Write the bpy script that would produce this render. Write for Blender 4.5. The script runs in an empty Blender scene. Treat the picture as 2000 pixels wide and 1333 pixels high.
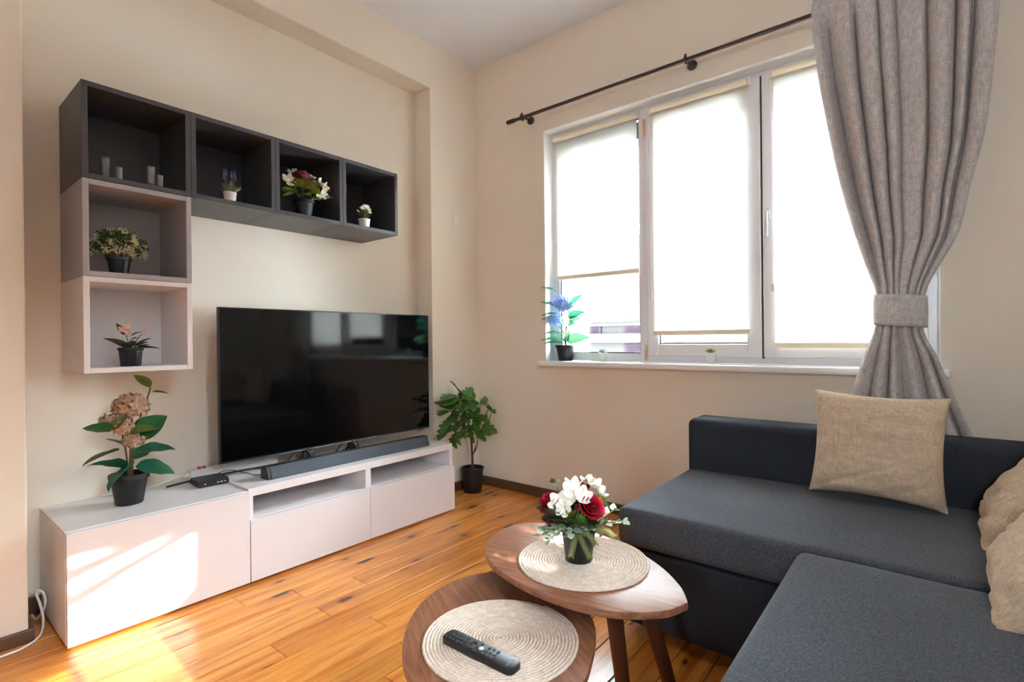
import bpy, bmesh, math, random
from mathutils import Vector, Matrix, noise
random.seed(7)
SC = bpy.context.scene
COL = SC.collection
R = math.radians

# ------------------------------------------------------------------ camera
XW = 2.267                                     # inner face of the window wall
cam_d = bpy.data.cameras.new('camera'); cam = bpy.data.objects.new('camera', cam_d); COL.objects.link(cam)
yaw, pitch, roll = 0.88936, -0.0009, -0.00993
fwd = Vector((math.sin(yaw) * math.cos(pitch), math.cos(yaw) * math.cos(pitch), math.sin(pitch)))
rgt = Vector((math.cos(yaw), -math.sin(yaw), 0)); upv = rgt.cross(fwd)
r2 = rgt * math.cos(roll) + upv * math.sin(roll); u2 = -rgt * math.sin(roll) + upv * math.cos(roll)
cam.matrix_world = Matrix((r2, u2, -fwd)).transposed().to_4x4()
cam.location = (-0.4677, -2.6812, 1.0261)
cam_d.sensor_width = 36; cam_d.lens = 36 * 1010.38 / 2000; cam_d.shift_y = -0.0007
cam_d.clip_start = 0.02; cam_d.clip_end = 200
SC.camera = cam

# ------------------------------------------------------------------ sky, sun, exposure
SKY = 30.0
world = bpy.data.worlds.new('sky'); SC.world = world; world.use_nodes = True
bgn = world.node_tree.nodes['Background']
bgn.inputs['Color'].default_value = (0.79, 0.905, 1.0, 1); bgn.inputs['Strength'].default_value = SKY
sun_d = bpy.data.lights.new('sun', 'SUN'); sun = bpy.data.objects.new('sun', sun_d); COL.objects.link(sun)
SUN_DIR = Vector((0.035, 1.0, -0.55)).normalized()
sun.rotation_euler = SUN_DIR.to_track_quat('-Z', 'Y').to_euler()
sun_d.energy = 5.0; sun_d.angle = R(0.45); sun_d.color = (1.0, 0.95, 0.88)

def portal(name, loc, direction, w, h):         # guides sky sampling through an opening, emits nothing itself
    d = bpy.data.lights.new(name, 'AREA'); d.shape = 'RECTANGLE'; d.size = w; d.size_y = h
    d.cycles.is_portal = True
    o = bpy.data.objects.new(name, d); COL.objects.link(o); o.location = loc
    o.rotation_euler = Vector(direction).to_track_quat('-Z', 'Y').to_euler()
YR_ = -3.45
portal('portal_window', (XW + 0.32, -1.725, 1.63), (-1, 0, 0), 2.0, 1.5)
portal('portal_side', (-2.95, -3.025, 1.55), (1, 0, 0), .25, .9)
portal('portal_rear', (.13, YR_ - .3, 1.55), (0, 1, 0), 1.4, 1.1)

SC.view_settings.view_transform = 'Standard'; SC.view_settings.look = 'None'
SC.view_settings.exposure = 1.72; SC.view_settings.gamma = 1.0; SC.view_settings.use_curve_mapping = False
SC.cycles.use_denoising = True
SC.cycles.max_bounces = 12; SC.cycles.diffuse_bounces = 8; SC.cycles.transparent_max_bounces = 24
SC.cycles.sample_clamp_indirect = 8.0
SC.cycles.caustics_reflective = False; SC.cycles.caustics_refractive = False

# ------------------------------------------------------------------ helpers
def srgb(h):
    h = h.lstrip('#'); c = [int(h[i:i + 2], 16) / 255 for i in (0, 2, 4)]
    return tuple(x / 12.92 if x <= .04045 else ((x + .055) / 1.055) ** 2.4 for x in c)

MATS = {}
class NT:
    def __init__(s, name):
        s.m = bpy.data.materials.new(name); s.m.use_nodes = True; s.t = s.m.node_tree
        s.b = s.t.nodes['Principled BSDF']; s.o = s.t.nodes['Material Output']; MATS[name] = s.m
    def n(s, typ, **kw):
        nd = s.t.nodes.new(typ)
        for k, v in kw.items():
            if k.startswith('i_'): nd.inputs[k[2:].replace('_', ' ')].default_value = v
            else: setattr(nd, k, v)
        return nd
    def l(s, a, b): s.t.links.new(a, b)
    def coord(s, kind='Object', scale=(1, 1, 1), rnd=False):
        tc = s.n('ShaderNodeTexCoord'); mp = s.n('ShaderNodeMapping'); mp.inputs['Scale'].default_value = scale
        src = tc.outputs[kind]
        if rnd:
            oi = s.n('ShaderNodeObjectInfo'); mu = s.n('ShaderNodeMath', operation='MULTIPLY'); mu.inputs[1].default_value = 37.0
            s.l(oi.outputs['Random'], mu.inputs[0]); ad = s.n('ShaderNodeVectorMath', operation='ADD')
            s.l(src, ad.inputs[0]); s.l(mu.outputs[0], ad.inputs[1]); src = ad.outputs[0]
        s.l(src, mp.inputs['Vector']); return mp.outputs['Vector']
    def noise(s, vec, scale, detail=3, rough=.55, dist=0):
        nd = s.n('ShaderNodeTexNoise'); nd.inputs['Scale'].default_value = scale; nd.inputs['Detail'].default_value = detail
        nd.inputs['Roughness'].default_value = rough; nd.inputs['Distortion'].default_value = dist
        s.l(vec, nd.inputs['Vector']); return nd.outputs['Fac']
    def ramp(s, fac, stops):
        r = s.n('ShaderNodeValToRGB'); e = r.color_ramp.elements
        while len(e) < len(stops): e.new(.5)
        for el, (p, c) in zip(e, stops): el.position = p; el.color = (*c, 1) if len(c) == 3 else c
        s.l(fac, r.inputs['Fac']); return r.outputs['Color']
    def mix(s, fac, a, b, mode='MIX'):
        m = s.n('ShaderNodeMix', data_type='RGBA', blend_type=mode)
        if isinstance(fac, float): m.inputs[0].default_value = fac
        else: s.l(fac, m.inputs[0])
        for i, v in ((6, a), (7, b)):
            if isinstance(v, tuple): m.inputs[i].default_value = (*v, 1)
            else: s.l(v, m.inputs[i])
        return m.outputs[2]
    def math(s, op, a, b=None):
        m = s.n('ShaderNodeMath', operation=op)
        for i, v in enumerate((a, b)):
            if v is None: continue
            if isinstance(v, (int, float)): m.inputs[i].default_value = v
            else: s.l(v, m.inputs[i])
        return m.outputs[0]
    def bump(s, h, strength=.2, dist=.002):
        b = s.n('ShaderNodeBump'); b.inputs['Strength'].default_value = strength; b.inputs['Distance'].default_value = dist
        s.l(h, b.inputs['Height']); s.l(b.outputs['Normal'], s.b.inputs['Normal'])

def plain(name, col, rough=.5, metal=0, spec=.5, bump=None, vary=0.0):
    t = NT(name); t.b.inputs['Roughness'].default_value = rough; t.b.inputs['Metallic'].default_value = metal
    t.b.inputs['Specular IOR Level'].default_value = spec
    c = srgb(col) if isinstance(col, str) else col
    v = t.coord('Object')
    if vary:
        n = t.noise(v, 2.5, 4)
        t.l(t.mix(n, tuple(x * (1 - vary) for x in c), tuple(min(1, x * (1 + vary)) for x in c)), t.b.inputs['Base Color'])
    else: t.b.inputs['Base Color'].default_value = (*c, 1)
    if bump: t.bump(t.noise(v, bump[0], 3), bump[1], bump[2] if len(bump) > 2 else .001)
    return t.m

def fabric(name, dark, light, scale=420, kind='Object', rough=.95, bump=.35, sheen=.0, bd=.0012, st=.12):
    t = NT(name); t.b.inputs['Roughness'].default_value = rough; t.b.inputs['Specular IOR Level'].default_value = .15
    a = t.noise(t.coord(kind, (1, st, st)), scale, 2); b = t.noise(t.coord(kind, (st, 1, st)), scale, 2)
    c = t.noise(t.coord(kind, (st, st, 1)), scale, 2)
    h = t.math('ADD', t.math('ADD', a, b), c); h = t.math('MULTIPLY', h, .3333)
    col = t.ramp(h, [(.36, srgb(dark)), (.64, srgb(light))]); t.l(col, t.b.inputs['Base Color'])
    if sheen: t.b.inputs['Sheen Weight'].default_value = sheen; t.b.inputs['Sheen Roughness'].default_value = .4
    t.bump(h, bump, bd); return t.m

def leafmat(name, c1, c2, c3=None, rough=.45):
    t = NT(name); t.b.inputs['Roughness'].default_value = rough
    oi = t.n('ShaderNodeObjectInfo'); stops = [(0, srgb(c1)), (1, srgb(c2))] if not c3 else [(0, srgb(c1)), (.55, srgb(c2)), (1, srgb(c3))]
    n = t.noise(t.coord('Object', rnd=True), 9, 3)
    f = t.math('ADD', t.math('MULTIPLY', oi.outputs['Random'], .65), t.math('MULTIPLY', n, .35))
    col = t.ramp(f, stops); t.l(col, t.b.inputs['Base Color'])
    tr = t.n('ShaderNodeBsdfTranslucent'); t.l(col, tr.inputs['Color'])
    ms = t.n('ShaderNodeMixShader'); ms.inputs[0].default_value = .22
    t.l(t.b.outputs[0], ms.inputs[1]); t.l(tr.outputs[0], ms.inputs[2]); t.l(ms.outputs[0], t.o.inputs['Surface'])
    return t.m

def glassy(name, tint=(1, 1, 1), fres=1.45, haze=0.0):
    t = NT(name); t.t.nodes.remove(t.b)
    tr = t.n('ShaderNodeBsdfTransparent'); tr.inputs['Color'].default_value = (*tint, 1)
    gl = t.n('ShaderNodeBsdfGlossy'); gl.inputs['Roughness'].default_value = .02
    fr = t.n('ShaderNodeFresnel'); fr.inputs['IOR'].default_value = fres
    ms = t.n('ShaderNodeMixShader'); t.l(fr.outputs[0], ms.inputs[0]); t.l(tr.outputs[0], ms.inputs[1]); t.l(gl.outputs[0], ms.inputs[2])
    out = ms.outputs[0]
    if haze:
        df = t.n('ShaderNodeBsdfDiffuse'); df.inputs[0].default_value = (.8, .8, .82, 1); m2 = t.n('ShaderNodeMixShader'); m2.inputs[0].default_value = haze
        t.l(out, m2.inputs[1]); t.l(df.outputs[0], m2.inputs[2]); out = m2.outputs[0]
    t.l(out, t.o.inputs['Surface']); return t.m

class MB:
    """collects geometry for ONE mesh object"""
    def __init__(s): s.v = []; s.f = []; s.uv = None
    def add(s, vs, fs):
        o = len(s.v); s.v += [tuple(v) for v in vs]; s.f += [tuple(i + o for i in f) for f in fs]; return s
    def box(s, a, b, bev=0, seg=2):
        x0, y0, z0 = (min(p, q) for p, q in zip(a, b)); x1, y1, z1 = (max(p, q) for p, q in zip(a, b))
        if not bev:
            return s.add([(x0, y0, z0), (x1, y0, z0), (x1, y1, z0), (x0, y1, z0), (x0, y0, z1), (x1, y0, z1), (x1, y1, z1), (x0, y1, z1)],
                         [(3, 2, 1, 0), (4, 5, 6, 7), (0, 1, 5, 4), (1, 2, 6, 5), (2, 3, 7, 6), (3, 0, 4, 7)])
        bm = bmesh.new(); bmesh.ops.create_cube(bm, size=1)
        for v in bm.verts: v.co = Vector(((x0 + x1) / 2 + v.co.x * (x1 - x0), (y0 + y1) / 2 + v.co.y * (y1 - y0), (z0 + z1) / 2 + v.co.z * (z1 - z0)))
        bmesh.ops.bevel(bm, geom=bm.edges[:], offset=bev, segments=seg, profile=.5, affect='EDGES')
        return s.bm(bm)
    def bm(s, bm):
        bm.verts.ensure_lookup_table(); bm.verts.index_update()
        s.add([v.co[:] for v in bm.verts], [[v.index for v in f.verts] for f in bm.faces]); bm.free(); return s
    def lathe(s, prof, n=28, c=(0, 0, 0), sx=1, sy=1, cap0=True, cap1=True):
        o = len(s.v)
        for r, z in prof:
            for k in range(n):
                a = 2 * math.pi * k / n; s.v.append((c[0] + r * sx * math.cos(a), c[1] + r * sy * math.sin(a), c[2] + z))
        m = len(prof)
        for i in range(m - 1):
            for k in range(n):
                k2 = (k + 1) % n; s.f.append((o + i * n + k, o + i * n + k2, o + (i + 1) * n + k2, o + (i + 1) * n + k))
        if cap0: s.f.append(tuple(o + k for k in range(n - 1, -1, -1)))
        if cap1: s.f.append(tuple(o + (m - 1) * n + k for k in range(n)))
        return s
    def tube(s, pts, rad, n=8, closed=False, caps=True):
        pts = [Vector(p) for p in pts]; m = len(pts); o = len(s.v)
        rads = rad if isinstance(rad, (list, tuple)) else [rad] * m
        prev = None
        for i, p in enumerate(pts):
            t = (pts[(i + 1) % m] - pts[i - 1]) if closed else (pts[min(i + 1, m - 1)] - pts[max(i - 1, 0)])
            t = t.normalized() if t.length > 1e-9 else Vector((0, 0, 1))
            if prev is None:
                a = Vector((0, 0, 1)) if abs(t.z) < .9 else Vector((1, 0, 0)); x = t.cross(a).normalized()
            else: x = (prev - t * prev.dot(t)).normalized()
            prev = x; y = t.cross(x)
            for k in range(n):
                a = 2 * math.pi * k / n; s.v.append(tuple(p + (x * math.cos(a) + y * math.sin(a)) * rads[i]))
        for i in range(m if closed else m - 1):
            j = (i + 1) % m
            for k in range(n):
                k2 = (k + 1) % n; s.f.append((o + i * n + k, o + i * n + k2, o + j * n + k2, o + j * n + k))
        if caps and not closed:
            s.f.append(tuple(o + k for k in range(n - 1, -1, -1))); s.f.append(tuple(o + (m - 1) * n + k for k in range(n)))
        return s
    def cyl(s, a, b, r, n=16, r2=None): return s.tube([a, b], [r, r if r2 is None else r2], n)
    def prism(s, poly, z0, z1, bev=0):
        if bev:
            bm = bmesh.new(); vs = [bm.verts.new((x, y, z1)) for x, y in poly]; f = bm.faces.new(vs)
            r = bmesh.ops.extrude_face_region(bm, geom=[f]); bmesh.ops.translate(bm, verts=[v for v in r['geom'] if isinstance(v, bmesh.types.BMVert)], vec=(0, 0, z0 - z1))
            bmesh.ops.recalc_face_normals(bm, faces=bm.faces[:])
            es = [e for e in bm.edges if abs(e.verts[0].co.z - e.verts[1].co.z) < 1e-6]
            bmesh.ops.bevel(bm, geom=es, offset=bev, segments=2, profile=.5, affect='EDGES'); return s.bm(bm)
        n = len(poly); o = len(s.v)
        s.v += [(x, y, z0) for x, y in poly] + [(x, y, z1) for x, y in poly]
        s.f.append(tuple(o + k for k in range(n - 1, -1, -1))); s.f.append(tuple(o + n + k for k in range(n)))
        for k in range(n): k2 = (k + 1) % n; s.f.append((o + k, o + k2, o + n + k2, o + n + k))
        return s
    def grid(s, fn, nu, nv, closed_u=False, uv=None):
        o = len(s.v); w = nu if closed_u else nu + 1
        for j in range(nv + 1):
            for i in range(w): s.v.append(tuple(fn(i / nu, j / nv)))
        for j in range(nv):
            for i in range(nu):
                i2 = (i + 1) % w if closed_u else i + 1
                s.f.append((o + j * w + i, o + j * w + i2, o + (j + 1) * w + i2, o + (j + 1) * w + i))
        return s
    def mesh(s, name, mat, smooth=False, angle=35):
        me = bpy.data.meshes.new(name); me.from_pydata(s.v, [], s.f); me.validate()
        if mat: me.materials.append(MATS[mat] if isinstance(mat, str) else mat)
        if smooth:
            me.polygons.foreach_set('use_smooth', [True] * len(me.polygons))
            try: me.set_sharp_from_angle(angle=R(angle))
            except Exception: pass
        me.update(); return me
    def build(s, name, mat, parent=None, loc=(0, 0, 0), smooth=False, angle=35):
        return place(s.mesh(name, mat, smooth, angle), name, parent, loc)

def place(me, name, parent=None, loc=(0, 0, 0), mw=None):
    o = bpy.data.objects.new(name, me); COL.objects.link(o)
    if parent: o.parent = parent
    if mw is not None: o.matrix_local = mw
    else: o.location = loc
    return o
def tag(o, label=None, cat=None, group=None, kind=None):
    if label: o['label'] = label
    if cat: o['category'] = cat
    if group: o['group'] = group
    if kind: o['kind'] = kind
    return o
def thing(name, label, cat, loc=(0, 0, 0), rz=0, group=None):
    o = bpy.data.objects.new(name, None); COL.objects.link(o); o.location = loc; o.rotation_euler[2] = rz
    o.empty_display_size = .05
    return tag(o, label, cat, group)
def struct(o): o['kind'] = 'structure'; return o
def orient(base, tip, up=(0, 0, 1), rollv=0, scale=1.0):
    """matrix whose X runs base->tip, Z near up; uniform scale"""
    b = Vector(base); x = (Vector(tip) - b).normalized(); u = Vector(up)
    if abs(x.dot(u.normalized())) > .97: u = Vector((.3, -.9, .2))
    y = u.cross(x).normalized(); z = x.cross(y)
    m = Matrix((x, y, z)).transposed()
    if rollv: m = m @ Matrix.Rotation(rollv, 3, 'X')
    return Matrix.Translation(b) @ (m * scale).to_4x4()
def spline(pts, n=8, closed=False):
    P = [Vector(p) for p in pts]; out = []; m = len(P)
    for i in range(m if closed else m - 1):
        g = (lambda k: P[k % m]) if closed else (lambda k: P[max(0, min(m - 1, k))])
        p0, p1, p2, p3 = g(i - 1), g(i), g(i + 1), g(i + 2)
        for k in range(n):
            t = k / n; out.append(.5 * ((2 * p1) + (p2 - p0) * t + (2 * p0 - 5 * p1 + 4 * p2 - p3) * t * t + (3 * p1 - p0 - 3 * p2 + p3) * t ** 3))
    if not closed: out.append(P[-1])
    return out
def lerp_keys(keys, z):
    """smooth curve through (position, value) keys"""
    ks = sorted(keys); n = len(ks)
    if z <= ks[0][0]: return ks[0][1]
    if z >= ks[-1][0]: return ks[-1][1]
    sl = [(ks[k + 1][1] - ks[k][1]) / (ks[k + 1][0] - ks[k][0]) for k in range(n - 1)]
    tg = [sl[0]] + [(0 if sl[k - 1] * sl[k] <= 0 else 2 * sl[k - 1] * sl[k] / (sl[k - 1] + sl[k])) for k in range(1, n - 1)] + [sl[-1]]
    for k in range(n - 1):
        a, va = ks[k]; b, vb = ks[k + 1]
        if z <= b:
            h = b - a; t = (z - a) / h
            return (2 * t ** 3 - 3 * t * t + 1) * va + (t ** 3 - 2 * t * t + t) * h * tg[k] + (-2 * t ** 3 + 3 * t * t) * vb + (t ** 3 - t * t) * h * tg[k + 1]
    return ks[-1][1]

# ------------------------------------------------------------------ materials
t = NT('wall_paint'); t.b.inputs['Roughness'].default_value = .85; t.b.inputs['Specular IOR Level'].default_value = .2
v = t.coord('Object'); t.l(t.mix(t.noise(v, 1.3, 3), (.80, .705, .60), (.84, .745, .635)), t.b.inputs['Base Color'])
t.bump(t.noise(v, 260, 3), .12, .0008)
plain('bounce_white', (.88, .86, .83), .9, bump=(200, .1, .0006))  # white chosen so the unseen walls bounce more fill light
plain('ceiling_paint', (.84, .88, .95), .9, bump=(200, .1, .0006))
t = NT('pine'); t.b.inputs['Roughness'].default_value = .3
t.b.inputs['Coat Weight'].default_value = .25; t.b.inputs['Coat Roughness'].default_value = .18
v = t.coord('Object', rnd=True)
mp = t.n('ShaderNodeMapping'); mp.inputs['Scale'].default_value = (1.1, 14, 1); t.l(v, mp.inputs['Vector'])
g1 = t.noise(mp.outputs[0], 2.2, 4, .6, .6)
mp2 = t.n('ShaderNodeMapping'); mp2.inputs['Scale'].default_value = (2.0, 90, 1); t.l(v, mp2.inputs['Vector'])
g2 = t.noise(mp2.outputs[0], 2.0, 3, .6)
base = t.ramp(g1, [(.30, srgb('#b4641f')), (.47, srgb('#db8f3e')), (.62, srgb('#e8a553')), (.8, srgb('#f0b96c'))])
base = t.mix(t.math('MULTIPLY', g2, .30), base, srgb('#a85a1e'))
oi = t.n('ShaderNodeObjectInfo')
tint = t.ramp(oi.outputs['Random'], [(0, (.80, .70, .60)), (.5, (1, 1, 1)), (1, (1.0, .9, .78))])
base = t.mix(1.0, base, tint, 'MULTIPLY')
mp3 = t.n('ShaderNodeMapping'); mp3.inputs['Scale'].default_value = (3.0, 7.0, 0); t.l(v, mp3.inputs['Vector'])
wob = t.n('ShaderNodeTexNoise'); wob.inputs['Scale'].default_value = 5; t.l(mp3.outputs[0], wob.inputs['Vector'])
wv = t.n('ShaderNodeVectorMath', operation='MULTIPLY_ADD'); t.l(wob.outputs['Color'], wv.inputs[0]); wv.inputs[1].default_value = (.12, .12, 0); t.l(mp3.outputs[0], wv.inputs[2])
vo = t.n('ShaderNodeTexVoronoi', voronoi_dimensions='2D'); vo.inputs['Scale'].default_value = 1; t.l(wv.outputs[0], vo.inputs['Vector'])
sp = t.n('ShaderNodeSeparateColor'); t.l(vo.outputs['Color'], sp.inputs[0])
size = t.math('MULTIPLY', t.math('MAXIMUM', t.math('SUBTRACT', sp.outputs[0], .22), 0.0), .21)
rel = t.math('DIVIDE', vo.outputs['Distance'], t.math('ADD', size, .0005))
knot = t.ramp(rel, [(.55, (1, 1, 1)), (.95, (0, 0, 0))])
halo = t.ramp(t.math('MULTIPLY', rel, .33), [(.2, (1, 1, 1)), (1.0, (0, 0, 0))])
base = t.mix(t.math('MULTIPLY', halo, .55), base, srgb('#9c4f18'))
base = t.mix(t.math('MULTIPLY', knot, .92), base, srgb('#3a190c'))
t.l(base, t.b.inputs['Base Color']); t.bump(g2, .06, .0006)
plain('floor_gap', '#3a1d0c', .8, vary=.2)
t = NT('walnut'); t.b.inputs['Roughness'].default_value = .38
v = t.coord('Object', (2.2, 26, 26)); a = t.noise(v, 3.0, 5, .65, .5); b_ = t.noise(t.coord('Object', (5, 160, 160)), 3, 3)
c = t.ramp(a, [(.28, srgb('#643a26')), (.5, srgb('#966045')), (.72, srgb('#b57b5c'))])
c = t.mix(t.math('MULTIPLY', b_, .45), c, srgb('#4c2c1c')); t.l(c, t.b.inputs['Base Color']); t.bump(b_, .05, .0004)
plain('walnut_dark', '#4a2618', .4, vary=.25)
plain('bb_wood', '#5d3f2a', .45, vary=.3)
plain('white_lacquer', '#e4dfe0', .35, vary=.02)
plain('white_front', '#e2dddf', .22, vary=.02)
plain('cube_dark', '#454347', .38, vary=.04); plain('cube_grey', '#aaa3a6', .45, vary=.03); plain('cube_white', '#e6e1e2', .4, vary=.02)
plain('upvc', '#e8e6ea', .3, vary=.02); plain('sill_white', '#f0eeee', .28, vary=.02)
plain('gasket', '#3a3638', .6, vary=.1)
plain('black_plastic', '#17171a', .42, vary=.15); plain('pot_black', '#141418', .5, vary=.2, bump=(60, .05))
plain('pot_white', '#ebe8e6', .4, vary=.03); plain('soil', '#2c2016', .95, vary=.4, bump=(90, .8, .004))
plain('soundbar_grille', '#42464f', .75, vary=.1, bump=(900, .4, .0006)); plain('soundbar_body', '#26272c', .45, vary=.1)
plain('tv_screen', '#050506', .07, spec=.45); plain('tv_bezel', '#2b2c30', .35, metal=.6); plain('silver', '#8f9198', .3, metal=.9)
plain('rod_metal', '#4a3a35', .4, metal=.5, vary=.1); plain('white_plastic', '#e9e7e6', .35, vary=.02)
plain('red_plastic', '#c81f2a', .35, vary=.05); plain('cream', '#f3e6cf', .5, vary=.04); plain('tan_metal', '#c79f78', .5)
plain('led', '#cfd6da', .4); plain('button_dark', '#3a3b40', .5); plain('button_light', '#c9cbd0', .4)
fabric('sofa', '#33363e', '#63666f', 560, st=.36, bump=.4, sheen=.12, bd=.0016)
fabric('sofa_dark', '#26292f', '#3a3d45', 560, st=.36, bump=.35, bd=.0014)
fabric('cushion', '#bba48c', '#e2cdb5', 330, bump=.3); fabric('linen', '#aaa2a1', '#dcd7d6', 300, bump=.4, bd=.0016)
fabric('jute', '#c2ac9a', '#ebdacb', 500, bump=.5)
glassy('pane', (.97, .985, .98)); glassy('clear_glass', (.93, .94, .94), 1.5, .10)
t = NT('blind_fabric'); t.t.nodes.remove(t.b)
tr = t.n('ShaderNodeBsdfTranslucent'); df = t.n('ShaderNodeBsdfDiffuse'); nz = t.noise(t.coord('Object', (1, 1, 1)), 600, 2)
cl = t.mix(nz, (.86, .83, .77), (.92, .90, .85)); t.l(cl, tr.inputs[0]); t.l(cl, df.inputs[0])
ms = t.n('ShaderNodeMixShader'); ms.inputs[0].default_value = .25; t.l(tr.outputs[0], ms.inputs[1]); t.l(df.outputs[0], ms.inputs[2]); t.l(ms.outputs[0], t.o.inputs['Surface'])
leafmat('fig_leaf', '#2f5222', '#4f7d33', '#7fa653'); leafmat('hyd_leaf', '#0f4a35', '#1f6244', '#2f6b2e')
leafmat('olive_leaf', '#4c5a1f', '#62702c'); leafmat('blue_leaf', '#2f7a55', '#479472', '#74a868')
leafmat('box_leaf', '#2c3f1c', '#56702f', '#7d8f45'); leafmat('box_bloom', '#d9cf86', '#efe9c0', '#c8cf9a', .6)
leafmat('sage_leaf', '#6d7a5a', '#8b9678'); leafmat('euc_leaf', '#5f7263', '#8fa08c', '#c3cdb9'); leafmat('fir', '#6d7440', '#98a065')
leafmat('moss_green', '#6f7a1f', '#9aa038'); leafmat('thistle', '#6a6048', '#837a5e'); leafmat('dark_leaf', '#22331f', '#3c4a2c', '#5a3e30')
leafmat('rose_red', '#8c0a26', '#b0142f', '#7d0820', .55); leafmat('rose_old', '#93424a', '#b35a5c', '#7d3440', .6)
leafmat('petal_white', '#f0ead8', '#fbf7ef', '#efe6c8', .6); leafmat('petal_hyd', '#a9846a', '#c9a88c', '#a67c74', .65)
leafmat('petal_blue', '#86abe0', '#a9c6ee', '#93a6e2', .6); leafmat('petal_pink', '#d8a79a', '#e8c3ae', None, .6)
leafmat('lavender', '#6a64a8', '#8f8ac4', None, .7); leafmat('berry', '#6e0f20', '#93202c'); leafmat('succ_blue', '#6d8c80', '#8fa99a'); leafmat('succ_green', '#a7a345', '#c9c878')
plain('stem', '#6d7440', .6, vary=.2); plain('bark', '#4d3424', .8, vary=.3, bump=(40, .5, .002)); plain('stem_brown', '#5c4a2c', .7, vary=.2)
plain('facade', (.0185, .0166, .0158), .95, spec=0, vary=.03); plain('facade_band', (.06, .055, .052), .95, spec=0); plain('facade_frame', (.013, .0095, .0105), .95, spec=0); plain('dark_window', (.0085, .0062, .0085), .95, spec=0); plain('brick_dark', (.10, .07, .055), .9, vary=.3); plain('paving', (.12, .11, .10), .9, vary=.2)

# ------------------------------------------------------------------ room shell
YN, XN, ZS, CEIL = -0.154, 1.825, 2.674, 2.962
XL, YR = -2.7, -3.45
PX, PY = -0.138, -0.25                     # pier at the left edge of the picture
m = MB()
m.box((PX - .002, 0, 0), (XN + .3, .2, CEIL))                       # niche back
m.box((XN, YN, 0), (XW, .2, CEIL)); m.box((PX, YN, ZS), (XN, .01, CEIL))
m.box((XL, PY, 0), (PX, .2, CEIL), .006)
struct(m.build('wall_left', 'wall_paint'))
# window wall with opening
WL, WR, WB, WT = -0.741, -2.71, 0.862, 2.375
m = MB()
m.box((XW, WL, 0), (XW + .3, .2, CEIL)); m.box((XW, YR - .2, 0), (XW + .3, WR, CEIL))
m.box((XW, WR, 0), (XW + .3, WL, WB)); m.box((XW, WR, WT), (XW + .3, WL, CEIL))
struct(m.build('wall_back', 'wall_paint'))
# white plastered reveal of the window
m = MB(); e = .004
m.box((XW + .001, WL - e, WB), (XW + .12, WL, WT)); m.box((XW + .001, WR, WB), (XW + .12, WR + e, WT)); m.box((XW + .001, WR, WT - e), (XW + .12, WL, WT))
struct(m.build('trim_1', 'sill_white'))
# wall behind the sofa, with a window the sun comes through
HX0, HX1, HZ0, HZ1 = -.42, .82, 1.12, 2.10
m = MB()
m.box((XL - .2, YR - .25, 0), (HX0, YR, CEIL)); m.box((HX1, YR - .25, 0), (XW + .3, YR, CEIL))
m.box((HX0, YR - .25, 0), (HX1, YR, HZ0)); m.box((HX0, YR - .25, HZ1), (HX1, YR, CEIL))
struct(m.build('wall_right', 'bounce_white'))
# far end of the room, with an unseen opening added for fill light
m = MB(); DY0, DY1, DZ0, DZ1 = -3.15, -2.90, 1.1, 2.0
m.box((XL - .2, YR, 0), (XL, DY0, CEIL)); m.box((XL - .2, DY1, 0), (XL, .2, CEIL)); m.box((XL - .2, DY0, DZ1), (XL, DY1, CEIL)); m.box((XL - .2, DY0, 0), (XL, DY1, DZ0))
struct(m.build('wall_front', 'bounce_white'))
struct(MB().box((XL - .2, YR - .25, CEIL), (XW + .3, .2, CEIL + .15)).build('ceiling', 'ceiling_paint'))
floor = struct(MB().box((XL - .2, YR - .25, -.15), (XW + .3, .2, -.004)).build('floor', 'floor_gap'))
PWD = .11; y = -0.604 + PWD * 6
rows = []
while y > YR: rows.append(y); y -= PWD
joint = {-.604: .615, -.824: .602}
for ri, yt in enumerate(rows):
    cuts = []
    key = [v for k, v in joint.items() if abs(k - yt) < .02]
    x = XL - .2 + random.uniform(.2, 2.0)
    if key: x = key[0] - 2.4
    while x < XW - .2:
        if x > XL + .2: cuts.append(x)
        x += 2.4 if key else random.uniform(1.7, 2.7)
    xs = [XL - .1] + cuts + [XW]
    y0 = max(yt - PWD + .0014, YR); y1 = min(yt - .0014, 0)
    if y1 - y0 < .01: continue
    for xa, xb in zip(xs, xs[1:]):
        cx, cy = (xa + xb) / 2, (y0 + y1) / 2; hx, hy = (xb - xa) / 2 - .0008, (y1 - y0) / 2; c = .0022
        b = MB().add([(-hx, -hy, -.018), (hx, -hy, -.018), (hx, hy, -.018), (-hx, hy, -.018), (-hx, -hy, -c), (hx, -hy, -c), (hx, hy, -c), (-hx, hy, -c),
                      (-hx + c, -hy + c, 0), (hx - c, -hy + c, 0), (hx - c, hy - c, 0), (-hx + c, hy - c, 0)],
                     [(3, 2, 1, 0), (0, 1, 5, 4), (1, 2, 6, 5), (2, 3, 7, 6), (3, 0, 4, 7), (4, 5, 9, 8), (5, 6, 10, 9), (6, 7, 11, 10), (7, 4, 8, 11), (8, 9, 10, 11)])
        b.build('plank', 'pine', floor, (cx, cy, 0))
BH = .062
struct(MB().box((XW - .016, YR, 0), (XW, YN, BH), .004).build('baseboard_back', 'bb_wood'))
m = MB(); m.box((XN - .016, YN - .016, 0), (XW - .016, YN, BH), .004); m.box((PX, -.016, 0), (XN - .016, 0, BH), .004)
m.box((XL, PY - .014, 0), (PX + .014, PY, .045), .003); m.box((PX, PY, 0), (PX + .014, -.016, .045), .003)
struct(m.build('baseboard_left', 'bb_wood'))

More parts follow.
